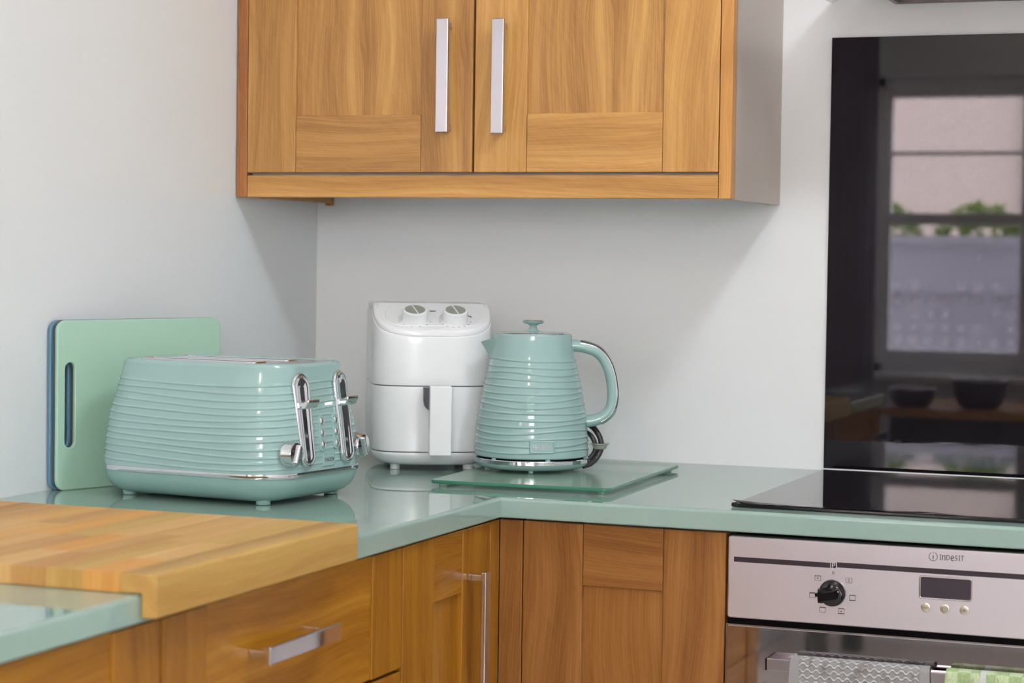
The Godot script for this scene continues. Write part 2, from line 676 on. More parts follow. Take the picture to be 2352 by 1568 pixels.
# ---------------------------------------------------------------- worktops
func build_worktops() -> void:
	# each run is a slab whose front top edge is rounded, drawn as a section (depth, height) pulled along the run
	var sec := func(depth: float) -> PackedVector2Array:
		var o := PackedVector2Array([Vector2(0.001, -WT), Vector2(depth - 0.0015, -WT), Vector2(depth, -WT + 0.0015)])
		for i in 7:
			var a := PI / 2 * i / 6
			o.append(Vector2(depth - 0.005 + 0.005 * cos(a), -0.005 + 0.005 * sin(a)))
		o.append(Vector2(0.001, 0.0))
		return o
	var a := MB.new()
	a.xf = Transform3D(Basis(Vector3(1, 0, 0), Vector3(0, 1, 0), Vector3(0, 0, 1)), Vector3(0, 0, 0))
	a.prism(sec.call(DL), 0.001, 2.1)
	var o := thing("worktop", "long mint green gloss worktop under the toaster, running along the left wall", "worktop", Vector3(0, H, 0))
	obj("slab", a, mats.mint_top, o)
	var b := MB.new()
	# the section's depth lies along z here, the pull along x
	b.xf = Transform3D(Basis(Vector3(0, 0, 1), Vector3(0, 1, 0), Vector3(-1, 0, 0)), Vector3(0, 0, 0))
	b.prism(sec.call(DB), -2.4, -(DL - 0.0051))
	var o2 := thing("worktop", "mint green gloss worktop along the back wall under kettle and hob", "worktop", Vector3(0, H, 0))
	obj("slab", b, mats.mint_top, o2)


# ---------------------------------------------------------------- fronts
# a framed front in the plane z = 0 facing +z, x from x0 to x1, y from y0 to y1; rails left out for drawers
func framed_front(called: String, parent: Node, x0: float, x1: float, y0: float, y1: float, stile: float, rail: float, m: Material, mp: Material, turn: Transform3D, recess := 0.007, panel_uv := Vector2(-1, -1)) -> MeshInstance3D:
	var th := 0.019
	var i0 := x0 + stile
	var i1 := x1 - stile
	var r := rail
	var pm := MB.new()
	pm.uvo = Vector2(rng.randf_range(0.02, 0.2), rng.randf_range(0.02, 0.3)) if panel_uv.x < 0 else panel_uv
	var g := 1 if rail > 0 else 0
	pm.box(Vector3((i0 + i1) / 2, (y0 + y1) / 2, -th / 2 - recess / 2), Vector3(i1 - i0 + 0.006, y1 - y0 - (2 * r - 0.006 if r > 0 else 0.0), th - recess), 0.0008, g)
	var panel := obj(called, pm, mp, parent)
	panel.transform = turn
	for q in [[x0, i0], [i1, x1]]:
		timber("stile", Vector3((q[0] + q[1]) / 2, (y0 + y1) / 2, -th / 2), Vector3(q[1] - q[0] - 0.0004, y1 - y0, th), 1, m, panel)
	if r > 0:
		for q in [[y0, y0 + r], [y1 - r, y1]]:
			timber("rail", Vector3((i0 + i1) / 2, (q[0] + q[1]) / 2, -th / 2 - 0.0003), Vector3(i1 - i0 - 0.0006, q[1] - q[0], th), 0, m, panel)
	return panel


# a flat bar on two legs, centred at c, along axis «along» (0 = x, 1 = y), standing out along +z
func pull_handle(parent: Node, c: Vector3, along: int, m: Material, length := 0.178, wide := 0.0205) -> void:
	var b := MB.new()
	var s := Vector3(wide, length, 0.007) if along == 1 else Vector3(length, wide, 0.007)
	b.box(c + Vector3(0, 0, 0.0265), s, 0.0015, along)
	for k in [-1.0, 1.0]:
		var off := Vector3(0, k * (length / 2 - 0.009), 0) if along == 1 else Vector3(k * (length / 2 - 0.009), 0, 0)
		b.box(c + off + Vector3(0, 0, 0.0115), Vector3(0.009, 0.009, 0.023), 0.0012, 2)
	var h := obj("handle", b, m, parent)
	h.set_meta("label", "flat polished metal bar handle on two legs")


func build_base_units() -> void:
	var top := H - WT - 0.0045
	var low := 0.155
	var facing_x := Transform3D(Basis(Vector3(0, 0, -1), Vector3(0, 1, 0), Vector3(1, 0, 0)), Vector3.ZERO)   # local x runs towards -z, local z towards +x
	# ---- corner posts
	var post := thing("corner_post", "narrow walnut filler strips meeting in the inner corner below the worktop", "filler panel", Vector3(FX, 0, FZ))
	timber("strip", Vector3(0.0174, (top + low) / 2, -0.0095), Vector3(0.0348, top - low, 0.019), 1, mats.wood_base, post)
	timber("strip", Vector3(-0.0095, (top + low) / 2, 0.0172), Vector3(0.019, top - low, 0.0344), 1, mats.wood_warm_lit, post)
	# ---- back run: corner cupboard door between post and oven
	var cc := thing("base_cabinet", "walnut base cupboard with framed door between corner post and oven", "cupboard", Vector3(0.778, 0, FZ))
	var x0 := 0.6298
	var x1 := 0.9265
	framed_front("door", cc, x0 - 0.778, x1 - 0.778, low, top, 0.0895, 0.087, mats.wood_base, mats.wood_base_b, Transform3D(), 0.007)
	box_part("carcass", cc, Vector3(x0 - 0.778 + 0.002, low, -0.555), Vector3(x1 - 0.778 - 0.001, H - WT - 0.001, -0.0205), mats.carcass)
	box_part("plinth", cc, Vector3(x0 - 0.778, 0.0, -0.08), Vector3(x1 - 0.778, low - 0.004, -0.06), mats.wood_base)
	# ---- cupboard right of the oven, beyond the frame
	var rc := thing("base_cabinet", "walnut base cupboard to the right of the oven", "cupboard", Vector3(1.83, 0, FZ))
	framed_front("door", rc, -0.298, 0.298, low, top, 0.0895, 0.087, mats.wood_base, mats.wood_base_b, Transform3D())
	pull_handle(rc.get_child(0), Vector3(-0.25, 0.72, 0.0), 1, mats.satin)
	box_part("carcass", rc, Vector3(-0.298, low, -0.555), Vector3(0.298, H - WT - 0.001, -0.0205), mats.carcass)
	box_part("plinth", rc, Vector3(-0.298, 0.0, -0.08), Vector3(0.298, low - 0.004, -0.06), mats.wood_base)
	# ---- left run, from the corner towards the room: narrow door, drawers, drawers
	var nd := thing("base_cabinet", "narrow walnut base cupboard with framed door in the left run beside corner post", "cupboard", Vector3(FX, 0, 0.7935))
	var d := framed_front("door", nd, -0.1495, 0.1495, low, top, 0.1, 0.0865, mats.wood_warm_lit, mats.wood_warm_lit_b, facing_x, 0.008)
	pull_handle(d, Vector3(0.0705, 0.7195, 0.0), 1, mats.chrome)
	var ca := box_part("carcass", nd, Vector3(-0.55, low, -0.1465), Vector3(-0.0205, H - WT - 0.001, 0.1465), mats.carcass)
	box_part("plinth", nd, Vector3(-0.08, 0.0, -0.1495), Vector3(-0.06, low - 0.004, 0.1495), mats.wood_base)
	for u in 2:
		var zc := 1.2445 if u == 0 else 1.8225
		var half := 0.2985 if u == 0 else 0.2745
		var dr := thing("drawer_unit", "walnut drawer unit with metal bar pulls below the wooden board" if u == 0 else "walnut drawer unit at the near end of the left run, partly out of frame", "drawers", Vector3(FX, 0, zc))
		for q in [[0.7125, top], [0.437, 0.7085], [low, 0.433]]:
			var f := framed_front("drawer", dr, -half, half, q[0], q[1], 0.0905, 0.0, mats.wood_warm_lit, mats.wood_warm_lit_b, facing_x, 0.003)
			pull_handle(f, Vector3(-0.0255 if u == 0 else -0.15, q[1] - 0.0685, -0.003), 0, mats.chrome)
		box_part("carcass", dr, Vector3(-0.55, low, -half + 0.001), Vector3(-0.0205, H - WT - 0.001, half - 0.001), mats.carcass)
		box_part("plinth", dr, Vector3(-0.08, 0.0, -half), Vector3(-0.06, low - 0.004, half), mats.wood_base)


func box_part(called: String, parent: Node, a: Vector3, b: Vector3, m: Material, bevel := 0.0, g := 1) -> MeshInstance3D:
	var q := MB.new()
	q.box((a + b) / 2, (b - a).abs(), bevel, g)
	return obj(called, q, m, parent)


func build_wall_cabinet() -> void:
	var y := H + 0.4313
	var z := 0.306
	var top := y + 0.76
	var o := thing("wall_cabinet", "walnut wall cupboard with two framed doors above air fryer and kettle", "cupboard", Vector3(0.4213, y, 0.0))
	var X := -0.4213
	# end panels: the left one against the wall, and on the right a taupe side with a walnut front strip
	timber("end_panel", Vector3(X + 0.0115, 0.38, z / 2), Vector3(0.019, 0.76, z - 0.002), 1, mats.wood_red, o, 0.0012)
	timber("edge_strip", Vector3(X + 0.8315, 0.38, z - 0.0125), Vector3(0.0195, 0.76, 0.025), 1, mats.wood_c, o, 0.0015)
	box_part("side_panel", o, Vector3(X + 0.822, -0.0005, 0.001), Vector3(X + 0.8405, 0.76, z - 0.0255), mats.taupe, 0.0006)
	box_part("carcass", o, Vector3(X + 0.0215, 0.034, 0.001), Vector3(X + 0.8212, 0.758, z - 0.0205), mats.carcass)
	timber("pelmet", Vector3(X + 0.4214, 0.018, z - 0.0105), Vector3(0.7985, 0.0355, 0.019), 0, mats.wood_b, o, 0.0014, Vector2(0.28, 0.15))
	var bm := MB.new()
	bm.box(Vector3(X + 0.0275, 0.006, 0.13), Vector3(0.012, 0.014, 0.26), 0.001, 2)
	bm.box(Vector3(X + 0.0275, 0.004, 0.007), Vector3(0.0125, 0.02, 0.012), 0.001, 2)
	obj("fixing_batten", bm, mats.wood_a, o)
	var d1 := framed_front("door", o, X + 0.0222, X + 0.4197, 0.0402, 0.757, 0.088, 0.0915, mats.wood_a, mats.wood_warm, Transform3D(Basis(), Vector3(0, 0, z)), 0.006, Vector2(0.15, 0.27))
	pull_handle(d1, Vector3(X + 0.379, 0.1905, 0.0), 1, mats.satin)
	var d2 := framed_front("door", o, X + 0.4232, X + 0.8206, 0.0402, 0.757, 0.088, 0.0915, mats.wood_b, mats.wood_warm, Transform3D(Basis(), Vector3(0, 0, z)), 0.006, Vector2(0.13, 0.2))
	pull_handle(d2, Vector3(X + 0.4723, 0.1878, 0.0), 1, mats.satin)


# ---------------------------------------------------------------- splashback, hob, hood
func build_hob_side() -> void:
	var sp := MB.new()
	sp.box(Vector3(0, 0.35, 0.0035), Vector3(0.608, 0.699, 0.006), 0.0008)
	var so := thing("splashback", "tall black glass splashback on the wall behind the hob", "splashback", Vector3(0.9228 + 0.304, H + 0.0012, 0.0))
	obj("glass_panel", sp, mats.black_glass, so)
	var tr := MB.new()
	tr.box(Vector3(-0.3048, 0.35, 0.0035), Vector3(0.0014, 0.7, 0.0066), 0.0)
	tr.box(Vector3(0, 0.0010, 0.0048), Vector3(0.608, 0.0034, 0.0086), 0.0)
	obj("sealant_line", tr, mats.white_frame, so)
	# hob: a black glass plate on a black rim
	var h := thing("hob", "black glass hob set in the mint worktop in front of the splashback", "hob", Vector3(0.929 + 0.295, H, 0.0))
	var pl := MB.new()
	pl.xf = Transform3D(Basis(Vector3(1, 0, 0), Vector3(0, 0, -1), Vector3(0, 1, 0)), Vector3(0, 0, 0.3115))
	pl.prism(rrect(0.589, 0.535, 0.004, 4), 0.0008, 0.0055, 0.0012, 2)
	obj("glass_plate", pl, mats.hob_glass, h)
	var rim := MB.new()
	rim.box(Vector3(0, 0.0028, 0.5815), Vector3(0.589, 0.0052, 0.005), 0.0015)
	obj("front_rim", rim, mats.black_gloss, h)
	# the loose black tape along the front edge, frayed at its left end
	var tp := MB.new()
	var rows := []
	for j in 4:
		var r := PackedVector3Array()
		for i in 15:
			var f := i / 14.0
			var x := -0.2925 + 0.30 * f
			var fray := exp(-f * 9.0)
			r.append(Vector3(x - 0.009 * fray * sin(j * 2.3), 0.0064 + 0.003 * sin(j * 1.9 + f * 3.0) * fray + 0.0005 * sin(f * 17.0 + j), 0.572 + 0.0045 * j + 0.003 * fray * sin(j * 3.1 + 1.0)))
		rows.append(r)
	tp.grid(rows, false, Vector3.UP)
	tp.box(Vector3(-0.2935, 0.0035, 0.5805), Vector3(0.008, 0.0062, 0.009), 0.002, 1)
	obj("tape_strip", tp, mats.black_gloss, h)
	# extractor hood: arched glass canopy over a steel body and chimney
	var hd := thing("extractor_hood", "steel extractor hood with arched glass canopy above the black splashback", "hood", Vector3(1.223, H + 0.752, 0.0))
	var body := MB.new()
	body.box(Vector3(0, 0.045, 0.197), Vector3(0.40, 0.06, 0.39), 0.002)
	for q in [[Vector3(-0.196, 0.0075, 0.197), Vector3(0.008, 0.015, 0.39)], [Vector3(0.196, 0.0075, 0.197), Vector3(0.008, 0.015, 0.39)], [Vector3(0, 0.0075, 0.006), Vector3(0.40, 0.015, 0.008)], [Vector3(0, 0.0075, 0.388), Vector3(0.40, 0.015, 0.008)]]:
		body.box(q[0], q[1], 0.001)
	obj("body", body, mats.steel_dark, hd)
	var fl := MB.new()
	for k in 9:
		fl.box(Vector3(-0.17 + k * 0.0425, 0.012, 0.197), Vector3(0.036, 0.006, 0.36), 0.0015)
	obj("filter", fl, mats.steel, hd)
	var ch := MB.new()
	ch.box(Vector3(0, 0.41, 0.13), Vector3(0.26, 0.67, 0.24), 0.002)
	obj("chimney", ch, mats.steel, hd)
	var cn := MB.new()
	var lo := PackedVector2Array()
	var hi := PackedVector2Array()
	for i in 25:
		var f := -1.0 + i / 12.0
		lo.append(Vector2(0.302 * f, 0.004 + 0.085 * (1.0 - f * f)))
	for i in 25:
		var f := 1.0 - i / 12.0
		hi.append(Vector2(0.302 * f, 0.010 + 0.085 * (1.0 - f * f)))
	lo.append_array(hi)
	cn.prism(lo, 0.001, 0.47)
	obj("glass_canopy", cn, mats.canopy, hd)


# ---------------------------------------------------------------- oven
func text_mesh(s: String, height: float, depth := 0.0006, font := "Droid Sans") -> TextMesh:
	var tm := TextMesh.new()
	var f := SystemFont.new()
	f.font_names = PackedStringArray([font])
	tm.font = f
	tm.text = s
	tm.font_size = 32
	tm.pixel_size = height / 23.0
	tm.depth = depth
	tm.curve_step = 1.0
	return tm


func letter(called: String, s: String, at: Vector3, height: float, m: Material, parent: Node, stretch := Vector3.ONE) -> MeshInstance3D:
	var o := obj(called, text_mesh(s, height), m, parent)
	o.position = at
	o.scale = stretch
	return o


func build_oven() -> void:
	var px := 0.93
	var o := thing("oven", "stainless steel built-in oven with round black dial under the hob", "oven", Vector3(1.2275, 0, 0.610))
	var X := -1.2275
	# control panel
	var p := MB.new()
	p.prism(rrect(0.595, 0.1127, 0.004, 4, Vector2(0, H - 0.092)), -0.02, 0.0, 0.002, 3)
	var panel := obj("control_panel", p, mats.steel, o)
	var st := MB.new()
	st.box(Vector3(X + 1.0055, H - 0.0678, 0.0003), Vector3(0.1330, 0.0069, 0.0008), 0.0)
	st.box(Vector3(X + 1.2985, H - 0.0665, 0.0003), Vector3(0.4345, 0.0069, 0.0008), 0.0)
	st.box(Vector3(X + 1.0765, H - 0.0675, 0.0003), Vector3(0.0066, 0.0069, 0.0008), 0.0)
	obj("black_stripe", st, mats.print, panel)
	letter("letter", "P", Vector3(X + 1.0765, H - 0.0676, 0.0009), 0.0062, mats.white_frame, panel)
	letter("letter", "0", Vector3(X + 1.0763, H - 0.0778, 0.0003), 0.0042, mats.print, panel)
	# function symbols: small framed boxes
	var marks := [[1.0555, 0.0858], [1.0977, 0.0864], [1.0485, 0.1096], [1.1030, 0.1096], [1.0629, 0.1285], [1.0882, 0.1284]]
	for k in marks.size():
		var b := MB.new()
		var c := Vector3(X + marks[k][0], H - marks[k][1], 0.0003)
		var w := 0.0080
		var h := 0.0066
		var lw := 0.0004
		b.box(c + Vector3(0, h / 2, 0), Vector3(w, lw * (2.6 if k in [2, 3, 4, 5] else 1.0), 0.0006), 0.0)
		b.box(c + Vector3(0, -h / 2, 0), Vector3(w, lw * (2.6 if k in [3, 5] else 1.0), 0.0006), 0.0)
		b.box(c + Vector3(-w / 2, 0, 0), Vector3(lw, h, 0.0006), 0.0)
		b.box(c + Vector3(w / 2, 0, 0), Vector3(lw, h, 0.0006), 0.0)
		if k in [0, 2]:
			for q in 4:
				b.box(c + Vector3(-0.0028 + q * 0.0019, h / 2 - 0.0011, 0), Vector3(0.0009, 0.0009, 0.0006), 0.0)
		if k in [0, 5]:
			b.box(c + Vector3(0, -0.0004, 0), Vector3(0.0022, 0.0004, 0.0006), 0.0)
			b.box(c + Vector3(0, -0.0004, 0), Vector3(0.0004, 0.0022, 0.0006), 0.0)
			b.box(c + Vector3(0, -0.0004, 0), Vector3(0.0013, 0.0013, 0.0006), 0.0)
		if k == 1:
			b.box(c + Vector3(-0.0009, -0.0006, 0), Vector3(0.0003, 0.003, 0.0006), 0.0)
			b.box(c + Vector3(0.0009, -0.0006, 0), Vector3(0.0003, 0.003, 0.0006), 0.0)
			b.box(c + Vector3(0, 0.0014, 0), Vector3(0.0010, 0.0012, 0.0006), 0.0)
			b.box(c + Vector3(0, -0.002, 0), Vector3(0.0018, 0.0003, 0.0006), 0.0)
		obj("symbol", b, mats.print, panel)
	# dial: a round dome with a raised grip bar, pointing left
	var kn := MB.new()
	kn.xf = Transform3D(Basis(Vector3(1, 0, 0), Vector3(0, 0, 1), Vector3(0, -1, 0)), Vector3(X + 1.0765, H - 0.1042, 0.0))
	kn.lathe([Vector2(0.0178, 0.0), Vector2(0.0182, 0.004), Vector2(0.0178, 0.008), Vector2(0.0165, 0.0105), Vector2(0.014, 0.0122), Vector2(0.009, 0.0132), Vector2(0.0, 0.0135)], 48)
	kn.xf = Transform3D(Basis(), Vector3(X + 1.0765, H - 0.1042, 0.0)) * Transform3D(Basis(Vector3.BACK, 0.12), Vector3.ZERO)
	var grip := PackedVector2Array([Vector2(-0.0175, -0.0105), Vector2(-0.012, -0.0112), Vector2(0.004, -0.0098), Vector2(0.0135, -0.0085), Vector2(0.0155, 0.0), Vector2(0.012, 0.009), Vector2(0.004, 0.0062), Vector2(-0.006, 0.0056), Vector2(-0.0155, 0.0088), Vector2(-0.0172, 0.002)])
	kn.prism(grip, 0.005, 0.022, 0.0028, 3)
	kn.box(Vector3(-0.0192, 0.0, 0.0105), Vector3(0.0042, 0.0052, 0.012), 0.0008)
	var dial := obj("dial", kn, mats.black_gloss, panel)
	dial.set_meta("label", "round glossy black dial with a raised grip, pointing left")
	# clock display and its three buttons
	var dz := MB.new()
	var outer := rrect(0.0700, 0.0312, 0.0035, 5, Vector2(X + 1.2265, H - 0.0884))
	var inner := rrect(0.0655, 0.0270, 0.0022, 5, Vector2(X + 1.2265, H - 0.0884))
	dz.grid([MB.at_z(outer, 0.0), MB.at_z(MB.inset(outer, 0.0005), 0.0014), MB.at_z(inner, 0.0014), MB.at_z(inner, 0.0002)], true)
	obj("display_bezel", dz, mats.satin, panel)
	var ds := MB.new()
	ds.prism(inner, -0.001, 0.0004)
	obj("display", ds, mats.display, panel)
	for k in 3:
		var b := MB.new()
		var c := Vector3(X + [1.2012, 1.2265, 1.2519][k], H - 0.1153, 0.0)
		b.xf = Transform3D(Basis(Vector3(1, 0, 0), Vector3(0, 0, 1), Vector3(0, -1, 0)), c)
		b.lathe([Vector2(0.0063, 0.0), Vector2(0.0063, 0.0012), Vector2(0.0058, 0.0022), Vector2(0.0045, 0.0027), Vector2(0.0, 0.0028)], 32)
		var bt := obj("button", b, mats.button, panel)
		var s := MB.new()
		if k == 1:
			s.sweep(ring_path(0.0034, c + Vector3(0, 0, 0.0029)), circle(0.0003, 6), Vector3.BACK, false, [], true)
			s.box(c + Vector3(0.0007, 0.0003, 0.003), Vector3(0.0016, 0.0004, 0.0006), 0.0)
			s.box(c + Vector3(0, 0.001, 0.003), Vector3(0.0004, 0.0016, 0.0006), 0.0)
		else:
			s.box(c + Vector3(0, 0, 0.003), Vector3(0.0046, 0.0006, 0.0006), 0.0)
			if k == 2:
				s.box(c + Vector3(0, 0, 0.003), Vector3(0.0006, 0.0046, 0.0006), 0.0)
		obj("symbol", s, mats.grey_plastic, bt)
	# lettering: a ringed i, then the name in small capitals
	var lg := MB.new()
	var cl := Vector3(X + 1.2093, H - 0.0474, 0.0003)
	var arc := PackedVector3Array()
	for i in 33:
		var a := PI / 2 + 0.45 + (TAU - 0.9) * i / 32
		arc.append(cl + Vector3(cos(a), sin(a), 0) * 0.0055)
	lg.sweep(arc, PackedVector2Array([Vector2(-0.0003, -0.0003), Vector2(0.0003, -0.0003), Vector2(0.0003, 0.0003), Vector2(-0.0003, 0.0003)]), Vector3.BACK)
	lg.box(cl + Vector3(0, -0.0006, 0), Vector3(0.0009, 0.0056, 0.0006), 0.0)
	lg.box(cl + Vector3(0, 0.0054, 0), Vector3(0.001, 0.0012, 0.0006), 0.0)
	obj("emblem", lg, mats.print, panel)
	var word := ["I", "n", "D", "e", "S", "I", "T"]
	var lx := [1.2190, 1.2231, 1.2288, 1.2342, 1.2395, 1.2436, 1.2474]
	for k in 7:
		var small: bool = word[k] in ["n", "e"]
		letter("letter", word[k], Vector3(X + lx[k], H - 0.0476 + (0.0004 if small else 0.0), 0.0003), 0.0068 if not small else 0.0088, mats.print, panel, Vector3(0.86 if not small else 0.8, 0.95 if not small else 1.0, 1))
	# dark gap, the door's glass and frame
	box_part("vent_gap", o, Vector3(-0.2965, H - 0.1605, -0.018), Vector3(0.2965, H - 0.148, -0.004), mats.black)
	var d := MB.new()
	d.prism(rrect(0.594, 0.585, 0.003, 3, Vector2(0, H - 0.158 - 0.2925)), -0.018, 0.001, 0.0012, 2)
	var door := obj("door", d, mats.oven_glass, o)
	var de := MB.new()
	de.box(Vector3(0, H - 0.1573, -0.007), Vector3(0.594, 0.0016, 0.014), 0.0)
	de.box(Vector3(-0.2974, H - 0.45, -0.007), Vector3(0.0012, 0.585, 0.015), 0.0)
	obj("edge_trim", de, mats.satin, door)
	var bar := MB.new()
	bar.box(Vector3(X + 1.2275, H - 0.2033, 0.0200), Vector3(0.468, 0.0168, 0.0140), 0.0012, 0)
	for s in [-1.0, 1.0]:
		bar.box(Vector3(X + 1.2275 + s * 0.220, H - 0.2033, 0.0075), Vector3(0.0262, 0.0164, 0.013), 0.0008, 2)
	var hb := obj("door_handle", bar, mats.satin, door)
	for s in [-1.0, 1.0]:
		var cap := MB.new()
		cap.box(Vector3(X + 1.2275 + s * 0.2345, H - 0.2033, 0.0140), Vector3(0.0022, 0.0164, 0.0255), 0.0006)
		obj("end_cap", cap, mats.black, hb)
	box_part("housing", o, Vector3(-0.292, 0.16, -0.56), Vector3(0.292, H - WT - 0.002, -0.0205), mats.black)
	box_part("plinth", o, Vector3(-0.297, 0.0, -0.08), Vector3(0.297, 0.15, -0.06), mats.wood_base)


func ring_path(r: float, c: Vector3, seg := 24) -> PackedVector3Array:
	var o := PackedVector3Array()
	for i in seg:
		var a := TAU * i / seg
		o.append(c + Vector3(cos(a), sin(a), 0) * r)
	return o


# ---------------------------------------------------------------- towels
func towel_image(kind: int) -> Array:
	var w := 512
	var h := 768
	var nz := noise(5 + kind, 0.06, 3)
	var img := Image.create(w, h, false, Image.FORMAT_RGB8)
	var hm := Image.create(w, h, false, Image.FORMAT_RGB8)
	for j in h:
		for i in w:
			var x := float(i) / w
			var y := float(j) / h
			var c: Color
			var z := 0.0
			if kind == 0:
				# waved white lines on grey, plain hems left and right
				var cells := 15.5
				var u := x * cells
				var row := y * 72.0
				var k := floorf(row)
				var tri := absf(fposmod(u, 1.0) - 0.5) * 2.0
				var wave := smoothstep(0.15, 0.85, tri)
				var ph := wave if int(k) % 2 == 0 else 1.0 - wave
				var dist := absf(fposmod(row, 1.0) - 0.28 - 0.44 * ph)
				z = 1.0 - smoothstep(0.07, 0.24, dist)
				var g := 0.58 + 0.05 * nz.get_noise_2d(i, j)
				c = Color(g * 1.0, g * 1.0, g * 1.01).lerp(Color(0.86, 0.86, 0.87), z)
				var shadow_spots := clampf(nz.get_noise_2d(i * 0.25, j * 0.25 + 300.0) * 2.4 - 0.35, 0.0, 1.0)  # brownish shadow spots painted into the cloth colour
				c = c.lerp(Color(0.44, 0.41, 0.39), shadow_spots * 0.5)
				if x < 0.07 or x > 0.93:
					c = Color(0.60, 0.60, 0.60); z = 0.45
			else:
				var u := x * 12.0
				var row := y * 22.0
				var on := (int(floorf(u)) + int(floorf(row))) % 2 == 0
				var e := minf(minf(fposmod(u, 1.0), 1.0 - fposmod(u, 1.0)), minf(fposmod(row, 1.0), 1.0 - fposmod(row, 1.0)))
				z = smoothstep(0.0, 0.3, e) * (1.0 if on else 0.35) + 0.1 * sin(row * 25.0)
				c = Color(0.74, 0.81, 0.65) if on else Color(0.63, 0.72, 0.53)
				c = c * (1.0 + 0.1 * nz.get_noise_2d(i * 2.0, j * 2.0))
				if absf(x - 0.249) < 0.021:
					c = Color(0.80, 0.83, 0.80); z = 0.8
			img.set_pixel(i, j, c)
			hm.set_pixel(i, j, Color(z, z, z))
	return [ImageTexture.create_from_image(img), ImageTexture.create_from_image(hm)]


func towel_cloth(x0: float, x1: float, front: float, back: float, kind: int) -> MB:
	# over a square bar; path given in (z, y) from the back hem over the top to the front hem
	var t := 0.0046
	var zb := 0.0130 - t
	var zf := 0.0270 + t
	var yt := -0.1949 + t
	var path := PackedVector2Array()
	var n := 26
	for i in n:
		path.append(Vector2(zb - 0.001, lerpf(back, yt - 0.006, float(i) / n)))
	for i in 9:
		var a := PI - PI / 2 * i / 8.0
		path.append(Vector2(zb + 0.006 + 0.006 * cos(a), yt - 0.006 + 0.006 * sin(a)))
	for i in 9:
		var a := PI / 2 - PI / 2 * i / 8.0
		path.append(Vector2(zf - 0.007 + 0.007 * cos(a), yt - 0.007 + 0.007 * sin(a)))
	for i in range(1, 90):
		path.append(Vector2(zf + 0.003 * sin(i * 0.03), lerpf(yt - 0.007, front, i / 89.0)))
	var total := 0.0
	var len := [0.0]
	for i in range(1, path.size()):
		total += path[i].distance_to(path[i - 1])
		len.append(total)
	var b := MB.new()
	for side in [0, 1]:
		var rows := []
		var uvs := []
		for j in path.size():
			var d := (path[mini(j + 1, path.size() - 1)] - path[maxi(j - 1, 0)]).normalized()
			var nrm := Vector2(-d.y, d.x)          # away from the bar
			if nrm.dot(path[j] - Vector2((zb + zf) / 2, -0.2035)) < 0 and j > 26:
				nrm = -nrm
			if j <= 26:
				nrm = Vector2(-1, 0)
			var r := PackedVector3Array()
			var uv := PackedVector2Array()
			for i in 49:
				var f := i / 48.0
				var sway := 0.0016 * sin(f * 9.0 + kind) * clampf((j - 40) / 60.0, 0.0, 1.0)
				var th := (t if side == 0 else 0.0006) - 0.0042
				var edge := 0.0012 * sin(len[j] * 55.0 + i) if i == 0 or i == 48 else 0.0
				r.append(Vector3(lerpf(x0, x1, f) + edge, path[j].y + nrm.y * (th + sway), path[j].x + nrm.x * (th + sway)))
				uv.append(Vector2(f, len[j] / 0.58))
			rows.append(r)
			uvs.append(uv)
		b.grid(rows, false, Vector3(0, 0.25, 1.0 if side == 0 else -1.0), null, uvs)
	return b


func build_towels() -> void:
	for k in 2:
		var im := towel_image(k)
		var m := mat("towel_%d" % k, Color(1, 1, 1), 0.95, 0.0, 0.2)
		m.albedo_texture = im[0]
		m.heightmap_enabled = true
		m.heightmap_texture = im[1]
		m.heightmap_scale = 0.2
		m.rim_enabled = true
		m.rim = 0.4
		var x0 := 1.0268 if k == 0 else 1.2335
		var x1 := 1.2125 if k == 0 else 1.430
		var o := thing("towel", "grey towel with white wavy lines hung over the oven door handle" if k == 0 else "light green checked towel with a white stripe on the oven handle", "towel", Vector3((x0 + x1) / 2, H, 0.610))
		obj("cloth", towel_cloth(-(x1 - x0) / 2, (x1 - x0) / 2, -0.52, -0.33, k), m, o)


